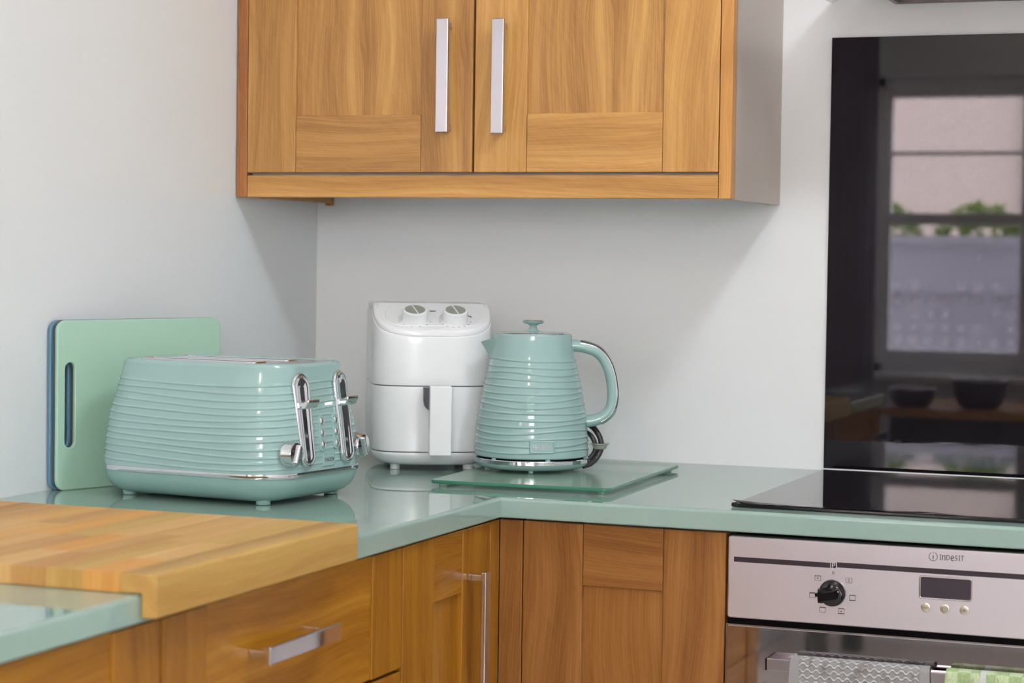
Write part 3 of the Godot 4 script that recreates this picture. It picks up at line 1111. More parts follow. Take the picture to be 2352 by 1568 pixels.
# ---------------------------------------------------------------- chopping boards by the left wall
func slotted_board(w: float, h: float, th: float) -> MB:
	var b := MB.new()
	var outer := PackedVector2Array()
	var slot := PackedVector2Array()
	var c := Vector2(w / 2, h / 2)
	var sc := Vector2(0.0232, 0.5 * h)
	var sw := 0.0088
	var sl := 0.0512
	var out_poly := rrect(w, h, 0.0155, 8, c)
	var bv := 0.0016
	# slot: a stadium, walked by angle
	var N := 72
	for i in N:
		var a := TAU * i / N
		slot.append(sc + Vector2(cos(a) * sw, sin(a) * sw + (sl if sin(a) >= 0 else -sl)))
	outer = out_poly
	# faces in two halves, each a plain outline with half the slot cut out
	for z in [[0.0, -1.0], [th, 1.0]]:
		for hp in [[-1.0, sc.x], [sc.x, 1.0]]:
			var half := PackedVector2Array([Vector2(hp[0], -1), Vector2(hp[1], -1), Vector2(hp[1], 1), Vector2(hp[0], 1)])
			for piece in Geometry2D.intersect_polygons(MB.inset(outer, bv), half):
				for q in Geometry2D.clip_polygons(piece, MB.inset(slot, -bv)):
					b.poly(q, z[0], Vector3(0, 0, z[1]))
	var rim := [MB.at_z(MB.inset(outer, bv), 0.0), MB.at_z(MB.inset(outer, bv * 0.3), bv * 0.3), MB.at_z(outer, bv), MB.at_z(outer, th - bv), MB.at_z(MB.inset(outer, bv * 0.3), th - bv * 0.3), MB.at_z(MB.inset(outer, bv), th)]
	b.grid(rim, true)
	var hole := [MB.at_z(MB.inset(slot, -bv), 0.0), MB.at_z(MB.inset(slot, -bv * 0.3), bv * 0.3), MB.at_z(slot, bv), MB.at_z(slot, th - bv), MB.at_z(MB.inset(slot, -bv * 0.3), th - bv * 0.3), MB.at_z(MB.inset(slot, -bv), th)]
	# the hole's walls face its middle
	var hb := MB.new()
	hb.grid(hole, true)
	var off := b.v.size()
	b.v.append_array(hb.v); b.t.append_array(hb.t)
	for q in hb.n:
		b.n.append(-q)
	for q in range(0, hb.ix.size(), 3):
		b.tri(off + hb.ix[q], off + hb.ix[q + 1], off + hb.ix[q + 2])
	return b


func build_chopping_boards() -> void:
	var turn := PI / 2 - 0.314     # local x runs along the board, away from the camera; local z towards the room
	var along := Vector3(0.309, 0, -0.951)
	var nrm := Vector3(0.951, 0, 0.309)
	var spec := [["board_green", "mint green plastic chopping board, front one of three by the toaster", 0.0, 0.0], ["board_grey", "dark grey plastic chopping board between the green and the blue one", -0.0068, 0.0015], ["board_blue", "blue plastic chopping board nearest the left wall, behind the others", -0.0136, -0.002]]
	for s in spec:
		var at: Vector3 = Vector3(0.0207, H, 0.8578) + nrm * s[2] + along * s[3]
		var o := thing("chopping_board", s[1], "chopping board", at, 0.0)
		var m := slotted_board(0.311, 0.2412, 0.0060)
		var q := obj("board", m, mats[s[0]], o)
		q.transform = Transform3D(Basis(along, Vector3.UP, nrm), -nrm * 0.0060)


# ---------------------------------------------------------------- wooden board with a lip over the worktop's edge
func build_butcher_block() -> void:
	var x0 := 0.112
	var x1 := 0.622
	var z0 := 1.140
	var z1 := 1.604
	var o := thing("cutting_board", "thick butcher block cutting board of glued staves hooked over the worktop edge", "cutting board", Vector3((x0 + x1) / 2, H, (z0 + z1) / 2))
	var r := RandomNumberGenerator.new()
	r.seed = 21
	var hx := (x1 - x0) / 2
	var hz := (z1 - z0) / 2
	var wide := 0.0425
	var k := 0
	var x := -hx
	var yb := 0.0006
	var yt := 0.0205
	while x < hx - 0.001:
		var xe := minf(x + wide, hx)
		var lip := xe > hx - 0.001
		var z := -hz
		if lip:
			# the front stave carries the lip: an L section along z
			var l := MB.new()
			l.uvo = Vector2(0.1, 0.2)
			var sec := PackedVector2Array([Vector2(x, yb), Vector2(hx - 0.0178, yb), Vector2(hx - 0.0178, -0.0235)])
			sec.append_array(PackedVector2Array([Vector2(hx - 0.003, -0.0235), Vector2(hx - 0.0008, -0.0225), Vector2(hx, -0.0205)]))
			for i in 5:
				var a := PI / 2 * i / 4
				sec.append(Vector2(hx - 0.0035 + 0.0035 * cos(a), yt - 0.0035 + 0.0035 * sin(a)))
			sec.append(Vector2(x, yt))
			l.prism(sec, -hz, hz, 0.0014, 2)
			for i in l.v.size():
				l.t[i] = Vector2(l.v[i].x * 1.0 + l.v[i].y + 0.08, l.v[i].z + 0.3)
			obj("front_lip", l, mats.stave_4, o)
		else:
			while z < hz - 0.001:
				var ln := r.randf_range(0.12, 0.26)
				var ze := z + ln
				if hz - ze < 0.07:
					ze = hz
				var b := MB.new()
				b.uvo = Vector2(r.randf_range(0.0, 0.4), r.randf_range(0.0, 0.5))
				b.box(Vector3((x + xe) / 2, (yb + yt) / 2, (z + ze) / 2), Vector3(xe - x, yt - yb, ze - z), 0.0003, 2, 1)
				obj("stave", b, mats["stave_%d" % ([0, 1, 2, 0, 3, 4, 5, 0, 1, 2][r.randi() % 10])], o)
				z = ze
		x = xe
		k += 1


# ---------------------------------------------------------------- toaster
const TL0 := 0.3137
const TL1 := 0.2793
const TW0 := 0.253
const TW1 := 0.1999
const THC := 0.0445
const TH := 0.1905


func toaster_t(y: float) -> float:
	return lerp_table([Vector2(0, 0), Vector2(0.3, 0.11), Vector2(0.54, 0.36), Vector2(0.77, 0.72), Vector2(1, 1)], clampf((y - THC) / (TH - THC), 0, 1))


func toaster_half(y: float) -> Vector3:      # half length, half width, corner radius
	var f := toaster_t(y)
	return Vector3(lerpf(TL0, TL1, f) / 2, lerpf(TW0, TW1, f) / 2, lerpf(0.0623, 0.0554, f))


# a rounded rectangle in x and z, with n points spread evenly along its length; returns points and outward directions
func around(hl: float, hw: float, r: float, n: int) -> Array:
	var pts := PackedVector2Array()
	var nor := PackedVector2Array()
	var a := 2 * (hl - r)
	var b := 2 * (hw - r)
	var q := PI / 2 * r
	var total := 2 * a + 2 * b + 4 * q
	for i in n:
		var s := total * i / n
		# start: middle of the +x side, running towards +z
		var legs := [b / 2, q, a, q, b, q, a, q, b / 2]
		var k := 0
		while k < 8 and s > legs[k]:
			s -= legs[k]
			k += 1
		var p: Vector2
		var d: Vector2
		match k:
			0: p = Vector2(hl, s); d = Vector2(1, 0)
			1:
				d = Vector2.from_angle(s / r); p = Vector2(hl - r, hw - r) + d * r
			2: p = Vector2(hl - r - s, hw); d = Vector2(0, 1)
			3:
				d = Vector2.from_angle(PI / 2 + s / r); p = Vector2(-hl + r, hw - r) + d * r
			4: p = Vector2(-hl, hw - r - s); d = Vector2(-1, 0)
			5:
				d = Vector2.from_angle(PI + s / r); p = Vector2(-hl + r, -hw + r) + d * r
			6: p = Vector2(-hl + r + s, -hw); d = Vector2(0, -1)
			7:
				d = Vector2.from_angle(1.5 * PI + s / r); p = Vector2(hl - r, -hw + r) + d * r
			8: p = Vector2(hl, -hw + r + s); d = Vector2(1, 0)
		pts.append(p)
		nor.append(d)
	return [pts, nor]


func build_toaster() -> void:
	# local x is the long direction (towards the lever end), local z towards the camera
	var o := thing("toaster", "mint green ribbed toaster with chrome levers standing before the chopping boards", "toaster", Vector3(0.2502, H, 0.7693), -0.1183)
	var N := 300
	# body with waved ribs
	var ribs := []
	var r := RandomNumberGenerator.new()
	r.seed = 4
	for k in 13:
		ribs.append([0.0515 + k * 0.0092, 0.0035 + 0.0008 * sin(k * 0.9), 2.2 + 0.45 * sin(k * 0.8), 0.0009 * sin(k * 2.1)])
	var rows := []
	var M_ := 280
	for j in M_ + 1:
		var y := lerpf(THC, TH - 0.005, float(j) / M_)
		var hf := toaster_half(y)
		var pr := around(hf.x, hf.y, hf.z, N)
		var row := PackedVector3Array()
		for i in N:
			var s := float(i) / N
			var bump := 0.0
			for q in ribs:
				var yr: float = q[0] + q[1] * sin(TAU * 2.0 * s + q[2]) + q[3] * sin(TAU * 3.0 * s)
				var dy := y - yr
				if absf(dy) < 0.006:
					# a lip: quick fall above, slower below
					var w := 0.0010 if dy > 0 else 0.0007
					bump = maxf(bump, 0.0014 * exp(-dy * dy / (2.0 * w * w)))
			var p: Vector2 = pr[0][i] + pr[1][i] * bump
			row.append(Vector3(p.x, y, p.y))
		rows.append(row)
	# rolled top rim, then down to the inset plate
	var top := toaster_half(TH)
	for k in 7:
		var a := PI / 2 * (k + 1) / 7.0
		var ins := 0.005 * (1.0 - cos(a))
		var pr := around(top.x - ins, top.y - ins, top.z - ins, N)
		rows.append(ring3(pr[0], TH - 0.005 + 0.005 * sin(a)))
	for q in [[0.0062, -0.0004], [0.0075, -0.0012], [0.0080, -0.004]]:
		var pr := around(top.x - q[0], top.y - q[0], top.z - q[0], N)
		rows.append(ring3(pr[0], TH + q[1]))
	var b := MB.new()
	b.grid(rows, true)
	obj("body", b, mats.mint, o)
	# chrome band and bowl-shaped base
	var band := MB.new()
	var br := []
	for q in [[-0.004, 0.0370], [0.0008, 0.0372], [0.0016, 0.0380], [0.0016, 0.0438], [0.0010, 0.0446], [-0.003, 0.0450]]:
		var hf := toaster_half(0.0)
		br.append(ring3(around(hf.x + q[0], hf.y + q[0], hf.z + q[0], 160)[0], q[1]))
	band.grid(br, true)
	obj("chrome_band", band, mats.chrome, o)
	var base := MB.new()
	var bs := []
	for q in [[0.060, 0.0038], [0.040, 0.0042], [0.028, 0.0060], [0.018, 0.0100], [0.0095, 0.0164], [0.0042, 0.0240], [0.0016, 0.0305], [0.0010, 0.0374]]:
		var hf := toaster_half(0.0)
		bs.append(ring3(around(hf.x - q[0], hf.y - q[0], maxf(hf.z - q[0], 0.004), 160)[0], q[1]))
	base.grid(bs, true)
	base.fan(bs[0], Vector3.DOWN)
	obj("base", base, mats.mint_matt, o)
	for sx in [-1.0, 1.0]:
		for sz in [-1.0, 1.0]:
			var ft := MB.new()
			ft.lathe([Vector2(0.0, 0.0003), Vector2(0.0088, 0.0003), Vector2(0.0098, 0.001), Vector2(0.0108, 0.0095)], 24, Vector3(sx * 0.112, 0, sz * 0.084))
			obj("foot", ft, mats.mint_matt, o)
	# chrome top plate with two long slots
	var out2 := PackedVector2Array()
	for p in around(top.x - 0.0072, top.y - 0.0072, top.z - 0.0072, 96)[0]:
		out2.append(p)
	var plate := MB.new()
	plate.xf = Transform3D(Basis(Vector3(1, 0, 0), Vector3(0, 0, 1), Vector3(0, -1, 0)), Vector3(0, TH - 0.0010, 0))
	var slots := []
	for s in [-1.0, 1.0]:
		slots.append(rrect(0.192, 0.030, 0.004, 4, Vector2(-0.021, s * 0.040)))
	for cut in [[-0.2, -0.04], [-0.04, 0.0], [0.0, 0.04], [0.04, 0.2]]:
		var bandp := PackedVector2Array([Vector2(-1, cut[0]), Vector2(1, cut[0]), Vector2(1, cut[1]), Vector2(-1, cut[1])])
		for piece in Geometry2D.intersect_polygons(out2, bandp):
			var left := [piece]
			for sl in slots:
				var nx := []
				for q in left:
					nx.append_array(Geometry2D.clip_polygons(q, sl))
				left = nx
			for q in left:
				plate.poly(q, 0.0, Vector3(0, 0, -1))
	# rolled lips round the slots
	plate.xf = Transform3D()
	for sl in slots:
		var pth := PackedVector3Array()
		for p in sl:
			pth.append(Vector3(p.x, TH - 0.0009, p.y))
		plate.sweep(pth, circle(0.0013, 8), Vector3.UP, false, [], true)
	obj("top_plate", plate, mats.chrome, o)
	var inner := MB.new()
	for sl in slots:
		inner.xf = Transform3D()
		var up3 := PackedVector3Array()
		var dn3 := PackedVector3Array()
		for p in sl:
			up3.append(Vector3(p.x, TH - 0.0012, p.y)); dn3.append(Vector3(p.x, TH - 0.11, p.y))
		inner.grid([up3, dn3], true)
		inner.fan(dn3, Vector3.UP)
	obj("slot_lining", inner, mats.steel_dark, o)
	var wires := MB.new()
	for s in [-1.0, 1.0]:
		for k in 8:
			for e in [-0.010, 0.010]:
				wires.sweep(PackedVector3Array([Vector3(-0.105 + k * 0.024, TH - 0.005, s * 0.04 + e), Vector3(-0.105 + k * 0.024, TH - 0.09, s * 0.04 + e)]), circle(0.0009, 6), Vector3.RIGHT)
	obj("guard_wires", wires, mats.chrome, o).set_meta("kind", "stuff")
	# the lever end (+x): face(w, y) is the point of the surface, w to the right seen from there
	var mid := 0.004
	for s in [-1.0, 1.0]:
		# long chrome lever slot: wider above than below
		var y0 := 0.0525
		var y1 := 0.1755
		var zc: float = -(s * 0.0495 + mid * 0.5)
		var rim := PackedVector3Array()
		var inn := PackedVector3Array()
		var deep := PackedVector3Array()
		var n := 56
		for i in n:
			var a := TAU * i / n
			var top_half := sin(a) >= 0
			var rr := 0.0160 if top_half else 0.0138
			var cy := y1 - 0.0160 if top_half else y0 + 0.0138
			rim.append(face_pt(-zc, cy + rr * sin(a), rr * cos(a), 0.0034))
			inn.append(face_pt(-zc, cy + rr * 0.80 * sin(a), rr * 0.80 * cos(a), 0.0062))
			deep.append(face_pt(-zc, lerpf(cy + rr * 0.2 * sin(a), 0.115, 0.03), rr * 0.25 * cos(a), 0.0042))
		var sm := MB.new()
		sm.sweep(rim, circle(0.0028, 10), Vector3.RIGHT, false, [], true)
		sm.grid([rim, inn, lerp_ring(inn, deep, 0.35, 0.75), deep], true, Vector3.RIGHT)
		sm.fan(deep, Vector3.RIGHT)
		var ls := obj("lever_slot", sm, mats.chrome, o)
		var lv := MB.new()
		var f := face_pt(-zc, 0.1365, 0.0, 0.0)
		var hook := PackedVector2Array([Vector2(-0.002, -0.0052), Vector2(0.010, -0.0068), Vector2(0.0165, -0.0048), Vector2(0.0200, 0.002), Vector2(0.0205, 0.0066), Vector2(0.0168, 0.0058), Vector2(0.0115, 0.0030), Vector2(-0.002, 0.0032)])
		lv.xf = Transform3D(Basis(), f + Vector3(0, 0, -0.014))
		lv.prism(hook, 0.0, 0.028, 0.0014, 2)
		obj("lever", lv, mats.chrome, ls)
		# turning knob with a ridge
		var kb := MB.new()
		var fk := face_pt(s * 0.086 + mid * 0.5, 0.0712, 0.0, -0.002)
		kb.xf = Transform3D(Basis(Vector3(0, 1, 0), Vector3(1, 0, 0), Vector3(0, 0, -1)), fk)
		kb.lathe([Vector2(0.0178, 0.0), Vector2(0.0182, 0.004), Vector2(0.0170, 0.0065), Vector2(0.0166, 0.0135), Vector2(0.0155, 0.0152), Vector2(0.009, 0.0158), Vector2(0.0, 0.0160)], 36)
		kb.xf = Transform3D(Basis(Vector3.RIGHT, 0.35 * s), fk)
		kb.box(Vector3(0.0165, 0, 0), Vector3(0.0065, 0.027, 0.0056), 0.0024)
		obj("browning_knob", kb, mats.chrome, o)
		# button strip
		var bp := MB.new()
		var zb: float = mid + 0.005 + s * 0.0175
		var fo := face_pt(zb, 0.0947, 0.0, 0.0006)
		var up := (face_pt(zb, 0.12, 0.0, 0.0) - face_pt(zb, 0.07, 0.0, 0.0)).normalized()
		var fb := Basis(Vector3(0, 0, -1), up, Vector3(0, 0, -1).cross(up))
		bp.xf = Transform3D(fb, fo)
		bp.prism(rrect(0.0135, 0.0495, 0.0064, 6), -0.002, 0.0020, 0.0008, 2)
		var strip := obj("button_strip", bp, mats.mint, o)
		for k in 3:
			var bt := MB.new()
			bt.xf = Transform3D(fb, fo) * Transform3D(Basis(Vector3(1, 0, 0), Vector3(0, 0, 1), Vector3(0, -1, 0)), Vector3(0, 0.0158 - k * 0.0160, 0.0018))
			bt.lathe([Vector2(0.0052, 0.0), Vector2(0.0053, 0.0010), Vector2(0.0046, 0.0016), Vector2(0.0040, 0.0011), Vector2(0.0036, 0.0016), Vector2(0.002, 0.0021), Vector2(0.0, 0.0022)], 28)
			var btn := obj("button", bt, mats.chrome, strip)
			var ic := MB.new()
			ic.xf = Transform3D(fb, fo) * Transform3D(Basis(), Vector3(0, 0.0158 - k * 0.0160, 0.0039))
			if k == 0:
				ic.sweep(ring_path(0.0013, Vector3.ZERO, 14), circle(0.0002, 5), Vector3.BACK, false, [], true)
			elif k == 1:
				ic.box(Vector3.ZERO, Vector3(0.0007, 0.0028, 0.0004), 0.0)
			else:
				ic.prism(PackedVector2Array([Vector2(0, 0.0014), Vector2(0.0012, 0), Vector2(0, -0.0014), Vector2(-0.0012, 0)]), -0.0002, 0.0002)
			obj("symbol", ic, mats.print, btn)
	var bd := MB.new()
	var fo2 := face_pt(mid + 0.003, 0.0575, 0.0, 0.0006)
	var fb2 := Basis(Vector3(0, 0, -1), Vector3(0, 1, 0), Vector3(1, 0, 0))
	bd.xf = Transform3D(fb2, fo2)
	bd.prism(rrect(0.030, 0.0185, 0.002, 4), -0.003, 0.0016, 0.0006, 2)
	var badge := obj("badge", bd, mats.mint, o)
	var br2 := MB.new()
	br2.xf = Transform3D(fb2, fo2 + Vector3(0.0016, 0, 0))
	var bo := MB.at_z(rrect(0.0275, 0.0160, 0.0015, 4), 0.0)
	br2.sweep(bo, circle(0.0005, 6), Vector3.BACK, false, [], true)
	obj("badge_rim", br2, mats.mint_matt, badge)
	var tx := letter("lettering", "HADEN", fo2 + Vector3(0.0018, 0, 0), 0.0052, mats.satin, badge)
	tx.basis = fb2


func ring3(p: PackedVector2Array, y: float) -> PackedVector3Array:
	var o := PackedVector3Array()
	for q in p:
		o.append(Vector3(q.x, y, q.y))
	return o


func lerp_ring(a: PackedVector3Array, b: PackedVector3Array, f: float, g: float) -> PackedVector3Array:
	# f of the way across, g of the way down
	var o := PackedVector3Array()
	for i in a.size():
		o.append(Vector3(lerpf(a[i].x, b[i].x, g), lerpf(a[i].y, b[i].y, f), lerpf(a[i].z, b[i].z, f)))
	return o


# a point on the toaster's lever end: w to the right (seen from that end's front), y up, dw added sideways, out beyond the surface
func face_pt(w: float, y: float, dw: float, out: float) -> Vector3:
	var hf := toaster_half(y)
	var z := -(w + dw)
	var x := hf.x
	var over := absf(z) - (hf.y - hf.z)
	if over > 0:
		x = hf.x - hf.z + sqrt(maxf(hf.z * hf.z - over * over, 0.0))
	return Vector3(x + out, y, z)


# ---------------------------------------------------------------- air fryer
func fryer_outline(hw: float, front: float, back: float, n := 120) -> Array:
	# plan of the fryer: gently bowed front with wide corners, tight corners behind
	var pts := PackedVector2Array()
	var rb := 0.014
	var segs := 14
	var deep := 0.088
	# the front half is a squared-off oval
	for i in 61:
		var a := PI * i / 60.0
		var c := cos(a)
		pts.append(Vector2(hw * signf(c) * pow(absf(c), 0.60), front - deep + deep * pow(sin(a), 0.60)))
	for i in range(1, 8):
		pts.append(Vector2(-hw, lerpf(front - deep, back + rb, i / 8.0)))
	for i in segs / 2 + 1:
		var a := PI + PI / 2 * i / (segs / 2)
		pts.append(Vector2(-hw + rb + rb * cos(a), back + rb + rb * sin(a)))
	for i in segs / 2 + 1:
		var a := 1.5 * PI + PI / 2 * i / (segs / 2)
		pts.append(Vector2(hw - rb + rb * cos(a), back + rb + rb * sin(a)))
	for i in range(1, 8):
		pts.append(Vector2(hw, lerpf(back + rb, front - deep, i / 8.0)))
	return [pts]


func fryer_ring(grow: float, y: float, slope := 0.0) -> PackedVector3Array:
	var p: PackedVector2Array = fryer_outline(0.0965 + grow, 0.1195 + grow, -0.118 - grow)[0]
	var o := PackedVector3Array()
	for q in p:
		o.append(Vector3(q.x, y + slope * clampf(0.12 - q.y, 0.0, FRYER_RISE), q.y))
	return o


const FRYER_RISE := 0.096


func build_air_fryer() -> void:
	var o := thing("air_fryer", "white air fryer with two dials on top, left of the kettle", "air fryer", Vector3(0.3215, H, 0.2370), deg_to_rad(28.0))
	var slope := 0.435
	var yf := 0.2095     # top of the housing at the front
	# upper housing
	var up := MB.new()
	var rows := [fryer_ring(-0.004, 0.1352), fryer_ring(-0.0008, 0.1354), fryer_ring(0.0, 0.1362)]
	for k in range(1, 9):
		var f := k / 8.0
		rows.append(blend(fryer_ring(lerpf(0.0, -0.0015, f), 0.1362), fryer_ring(lerpf(0.0, -0.0015, f), yf, slope), f))
	rows.append(fryer_ring(-0.0022, yf + 0.0015, slope))
	rows.append(fryer_ring(-0.005, yf + 0.002, slope))
	up.grid(rows, true)
	obj("housing", up, mats.white_plastic, o)
	# lid: a slanted panel in front, level behind, with a rounded rim
	var lid := MB.new()
	var lr := []
	for q in [[-0.006, 0.0016], [-0.003, 0.0018], [-0.0024, 0.003], [-0.0026, 0.0085], [-0.0038, 0.0106], [-0.0062, 0.0116], [-0.012, 0.0118]]:
		lr.append(fryer_ring(q[0], yf + q[1], slope))
	lid.grid(lr, true)
	var top_ring: PackedVector3Array = lr[-1]
	var up_n := Vector3(0, 1, slope).normalized()
	# the lid's surface in strips across, front to back
	var flat := PackedVector2Array()
	for p in top_ring:
		flat.append(Vector2(p.x, p.z))
	for part in [[0.12 - FRYER_RISE, 0.2, up_n], [-0.2, 0.12 - FRYER_RISE, Vector3.UP]]:
		var cut := PackedVector2Array([Vector2(-1, part[0]), Vector2(1, part[0]), Vector2(1, part[1]), Vector2(-1, part[1])])
		for piece in Geometry2D.intersect_polygons(flat, cut):
			var base := lid.v.size()
			for p in piece:
				lid.v.append(Vector3(p.x, yf + 0.0118 + slope * clampf(0.12 - p.y, 0.0, FRYER_RISE), p.y)); lid.n.append(part[2]); lid.t.append(p)
			var tr := Geometry2D.triangulate_polygon(piece)
			for i in range(0, tr.size(), 3):
				lid.tri(base + tr[i], base + tr[i + 1], base + tr[i + 2])
	var lo := obj("lid", lid, mats.white_plastic, o)
	var raised := MB.new()
	var tb := Basis(Vector3(1, 0, 0), Vector3(0, up_n.z, -up_n.y), up_n)      # local x right, y back along the slope, z out of it
	var on_top := func(x: float, z: float) -> Vector3:
		return Vector3(x, yf + 0.0118 + slope * (0.12 - z), z)
	raised.xf = Transform3D(tb, on_top.call(0.0, 0.068))
	raised.prism(rrect(0.152, 0.076, 0.03, 8), -0.001, 0.0009, 0.0008, 2)
	obj("control_panel", raised, mats.white_plastic, lo)
	for k in 2:
		var c: Vector3 = on_top.call(-0.0305 if k == 0 else 0.0335, 0.084)
		var lx := Transform3D(tb * Basis(Vector3(1, 0, 0), Vector3(0, 0, 1), Vector3(0, -1, 0)), c)
		var kb := MB.new()
		kb.xf = lx
		kb.lathe([Vector2(0.0200, 0.0), Vector2(0.0198, 0.0165), Vector2(0.0192, 0.0182), Vector2(0.0178, 0.0190), Vector2(0.0160, 0.0190)], 48)
		var kn := obj("dial", kb, mats.white_plastic, lo)
		var cp := MB.new()
		cp.xf = lx
		cp.lathe([Vector2(0.0163, 0.0186), Vector2(0.0160, 0.0193), Vector2(0.0, 0.0193)], 40)
		obj("dial_cap", cp, mats.silver_cap, kn)
		var pt := MB.new()
		pt.xf = lx * Transform3D(Basis(Vector3.UP, 0.24), Vector3(0, 0.0196, 0))
		pt.box(Vector3.ZERO, Vector3(0.0019, 0.0012, 0.0322), 0.0004)
		obj("pointer", pt, mats.white_plastic, kn)
		var tk := MB.new()
		for q in (6 if k == 0 else 8):
			var a := PI + 0.25 + (PI - 0.5) * q / (5.0 if k == 0 else 7.0)
			tk.xf = Transform3D(tb, c) * Transform3D(Basis(), Vector3(cos(a) * 0.0252, sin(a) * 0.0252, 0.0010))
			tk.box(Vector3.ZERO, Vector3(0.0030, 0.0014, 0.0003), 0.0)
		obj("scale_mark", tk, mats.satin, lo)
	var dash := MB.new()
	dash.xf = Transform3D(tb, on_top.call(0.0005, 0.054))
	dash.box(Vector3(0, 0, 0.0012), Vector3(0.0098, 0.0024, 0.0008), 0.0)
	dash.xf = Transform3D(tb * Basis(Vector3.BACK, -0.75), on_top.call(0.0575, 0.070))
	dash.box(Vector3(0, 0, 0.0012), Vector3(0.0098, 0.0020, 0.0008), 0.0)
	obj("indicator_mark", dash, mats.grey_plastic, lo)
	# pull-out basket, dark shadow line, flared base
	var bk := MB.new()
	bk.grid([fryer_ring(-0.006, 0.0312), fryer_ring(-0.0016, 0.0314), fryer_ring(-0.0006, 0.0324), fryer_ring(0.0002, 0.06), fryer_ring(0.0003, 0.10), fryer_ring(0.0, 0.1326), fryer_ring(-0.0008, 0.1338), fryer_ring(-0.005, 0.1340)], true)
	var basket := obj("basket", bk, mats.white_plastic, o)
	var dk := MB.new()
	dk.grid([fryer_ring(-0.0045, 0.026), fryer_ring(-0.0045, 0.145)], true)
	obj("shadow_gap", dk, mats.grey_plastic, o)
	var bs := MB.new()
	bs.grid([fryer_ring(-0.050, 0.0078), fryer_ring(-0.030, 0.0080), fryer_ring(-0.019, 0.0092), fryer_ring(-0.011, 0.0128), fryer_ring(-0.005, 0.0185), fryer_ring(-0.0012, 0.0245), fryer_ring(-0.0006, 0.0288), fryer_ring(-0.002, 0.0298), fryer_ring(-0.006, 0.0299)], true)
	bs.fan(fryer_ring(-0.050, 0.0078), Vector3.DOWN)
	obj("base", bs, mats.white_plastic, o)
	for sx in [-1.0, 1.0]:
		for sz in [-1.0, 1.0]:
			var ft := MB.new()
			ft.lathe([Vector2(0.0, 0.0003), Vector2(0.0075, 0.0003), Vector2(0.0078, 0.001), Vector2(0.0078, 0.0095)], 24, Vector3(sx * 0.058, 0, sz * 0.072))
			obj("foot", ft, mats.white_plastic, o)
	# handle: an upright white block on a dark bracket
	var hd := MB.new()
	hd.prism(rrect(0.0345, 0.1085, 0.0022, 4, Vector2(0.0065, 0.0830)), 0.1375, 0.1600, 0.0018, 3)
	var handle := obj("handle", hd, mats.white_plastic, basket)
	var gr := MB.new()
	gr.prism(PackedVector2Array([Vector2(-0.0185, 0.1335), Vector2(-0.0185, 0.112), Vector2(-0.0165, 0.104), Vector2(-0.011, 0.0985), Vector2(0.018, 0.0985), Vector2(0.018, 0.1335)]), 0.112, 0.1400, 0.002, 2)
	obj("bracket", gr, mats.grey_plastic, basket)


func blend(a: PackedVector3Array, b: PackedVector3Array, f: float) -> PackedVector3Array:
	var o := PackedVector3Array()
	for i in a.size():
		o.append(a[i].lerp(b[i], f))
	return o


# ---------------------------------------------------------------- glass board under the kettle
func build_glass_board() -> void:
	var o := thing("glass_board", "thin clear green glass worktop saver under the kettle", "board", Vector3(0.5855, H, 0.334), deg_to_rad(2.3))
	var hw := 0.1385
	var hd := 0.202
	var y0 := 0.0046
	var y1 := 0.0098
	var out := rrect(hw * 2, hd * 2, 0.012, 6)
	var b := MB.new()
	b.xf = Transform3D(Basis(Vector3(1, 0, 0), Vector3(0, 0, -1), Vector3(0, 1, 0)), Vector3.ZERO)
	b.poly(MB.inset(out, 0.0012), y1, Vector3(0, 0, 1))
	obj("sheet", b, mats.glass_top, o)
	var e := MB.new()
	e.xf = b.xf
	e.grid([MB.at_z(MB.inset(out, 0.0012), y0), MB.at_z(out, y0 + 0.0008), MB.at_z(out, y1 - 0.0008), MB.at_z(MB.inset(out, 0.0012), y1)], true)
	obj("glass_edge", e, mats.glass_edge, o)
	for sx in [-1.0, 1.0]:
		for sz in [-1.0, 1.0]:
			var f := MB.new()
			f.lathe([Vector2(0.0, 0.0003), Vector2(0.006, 0.0003), Vector2(0.0062, 0.0046), Vector2(0.0, 0.0046)], 20, Vector3(sx * (hw - 0.016), 0, sz * (hd - 0.016)))
			obj("foot", f, mats.glass_top, o)


# ---------------------------------------------------------------- kettle
func kettle_r(y: float) -> float:
	return lerp_table([Vector2(0.0320, 0.0886), Vector2(0.0476, 0.0880), Vector2(0.0839, 0.0852), Vector2(0.1100, 0.0813), Vector2(0.1386, 0.0762), Vector2(0.1620, 0.0708), Vector2(0.1823, 0.0659), Vector2(0.2000, 0.0626), Vector2(0.2200, 0.0600)], y)


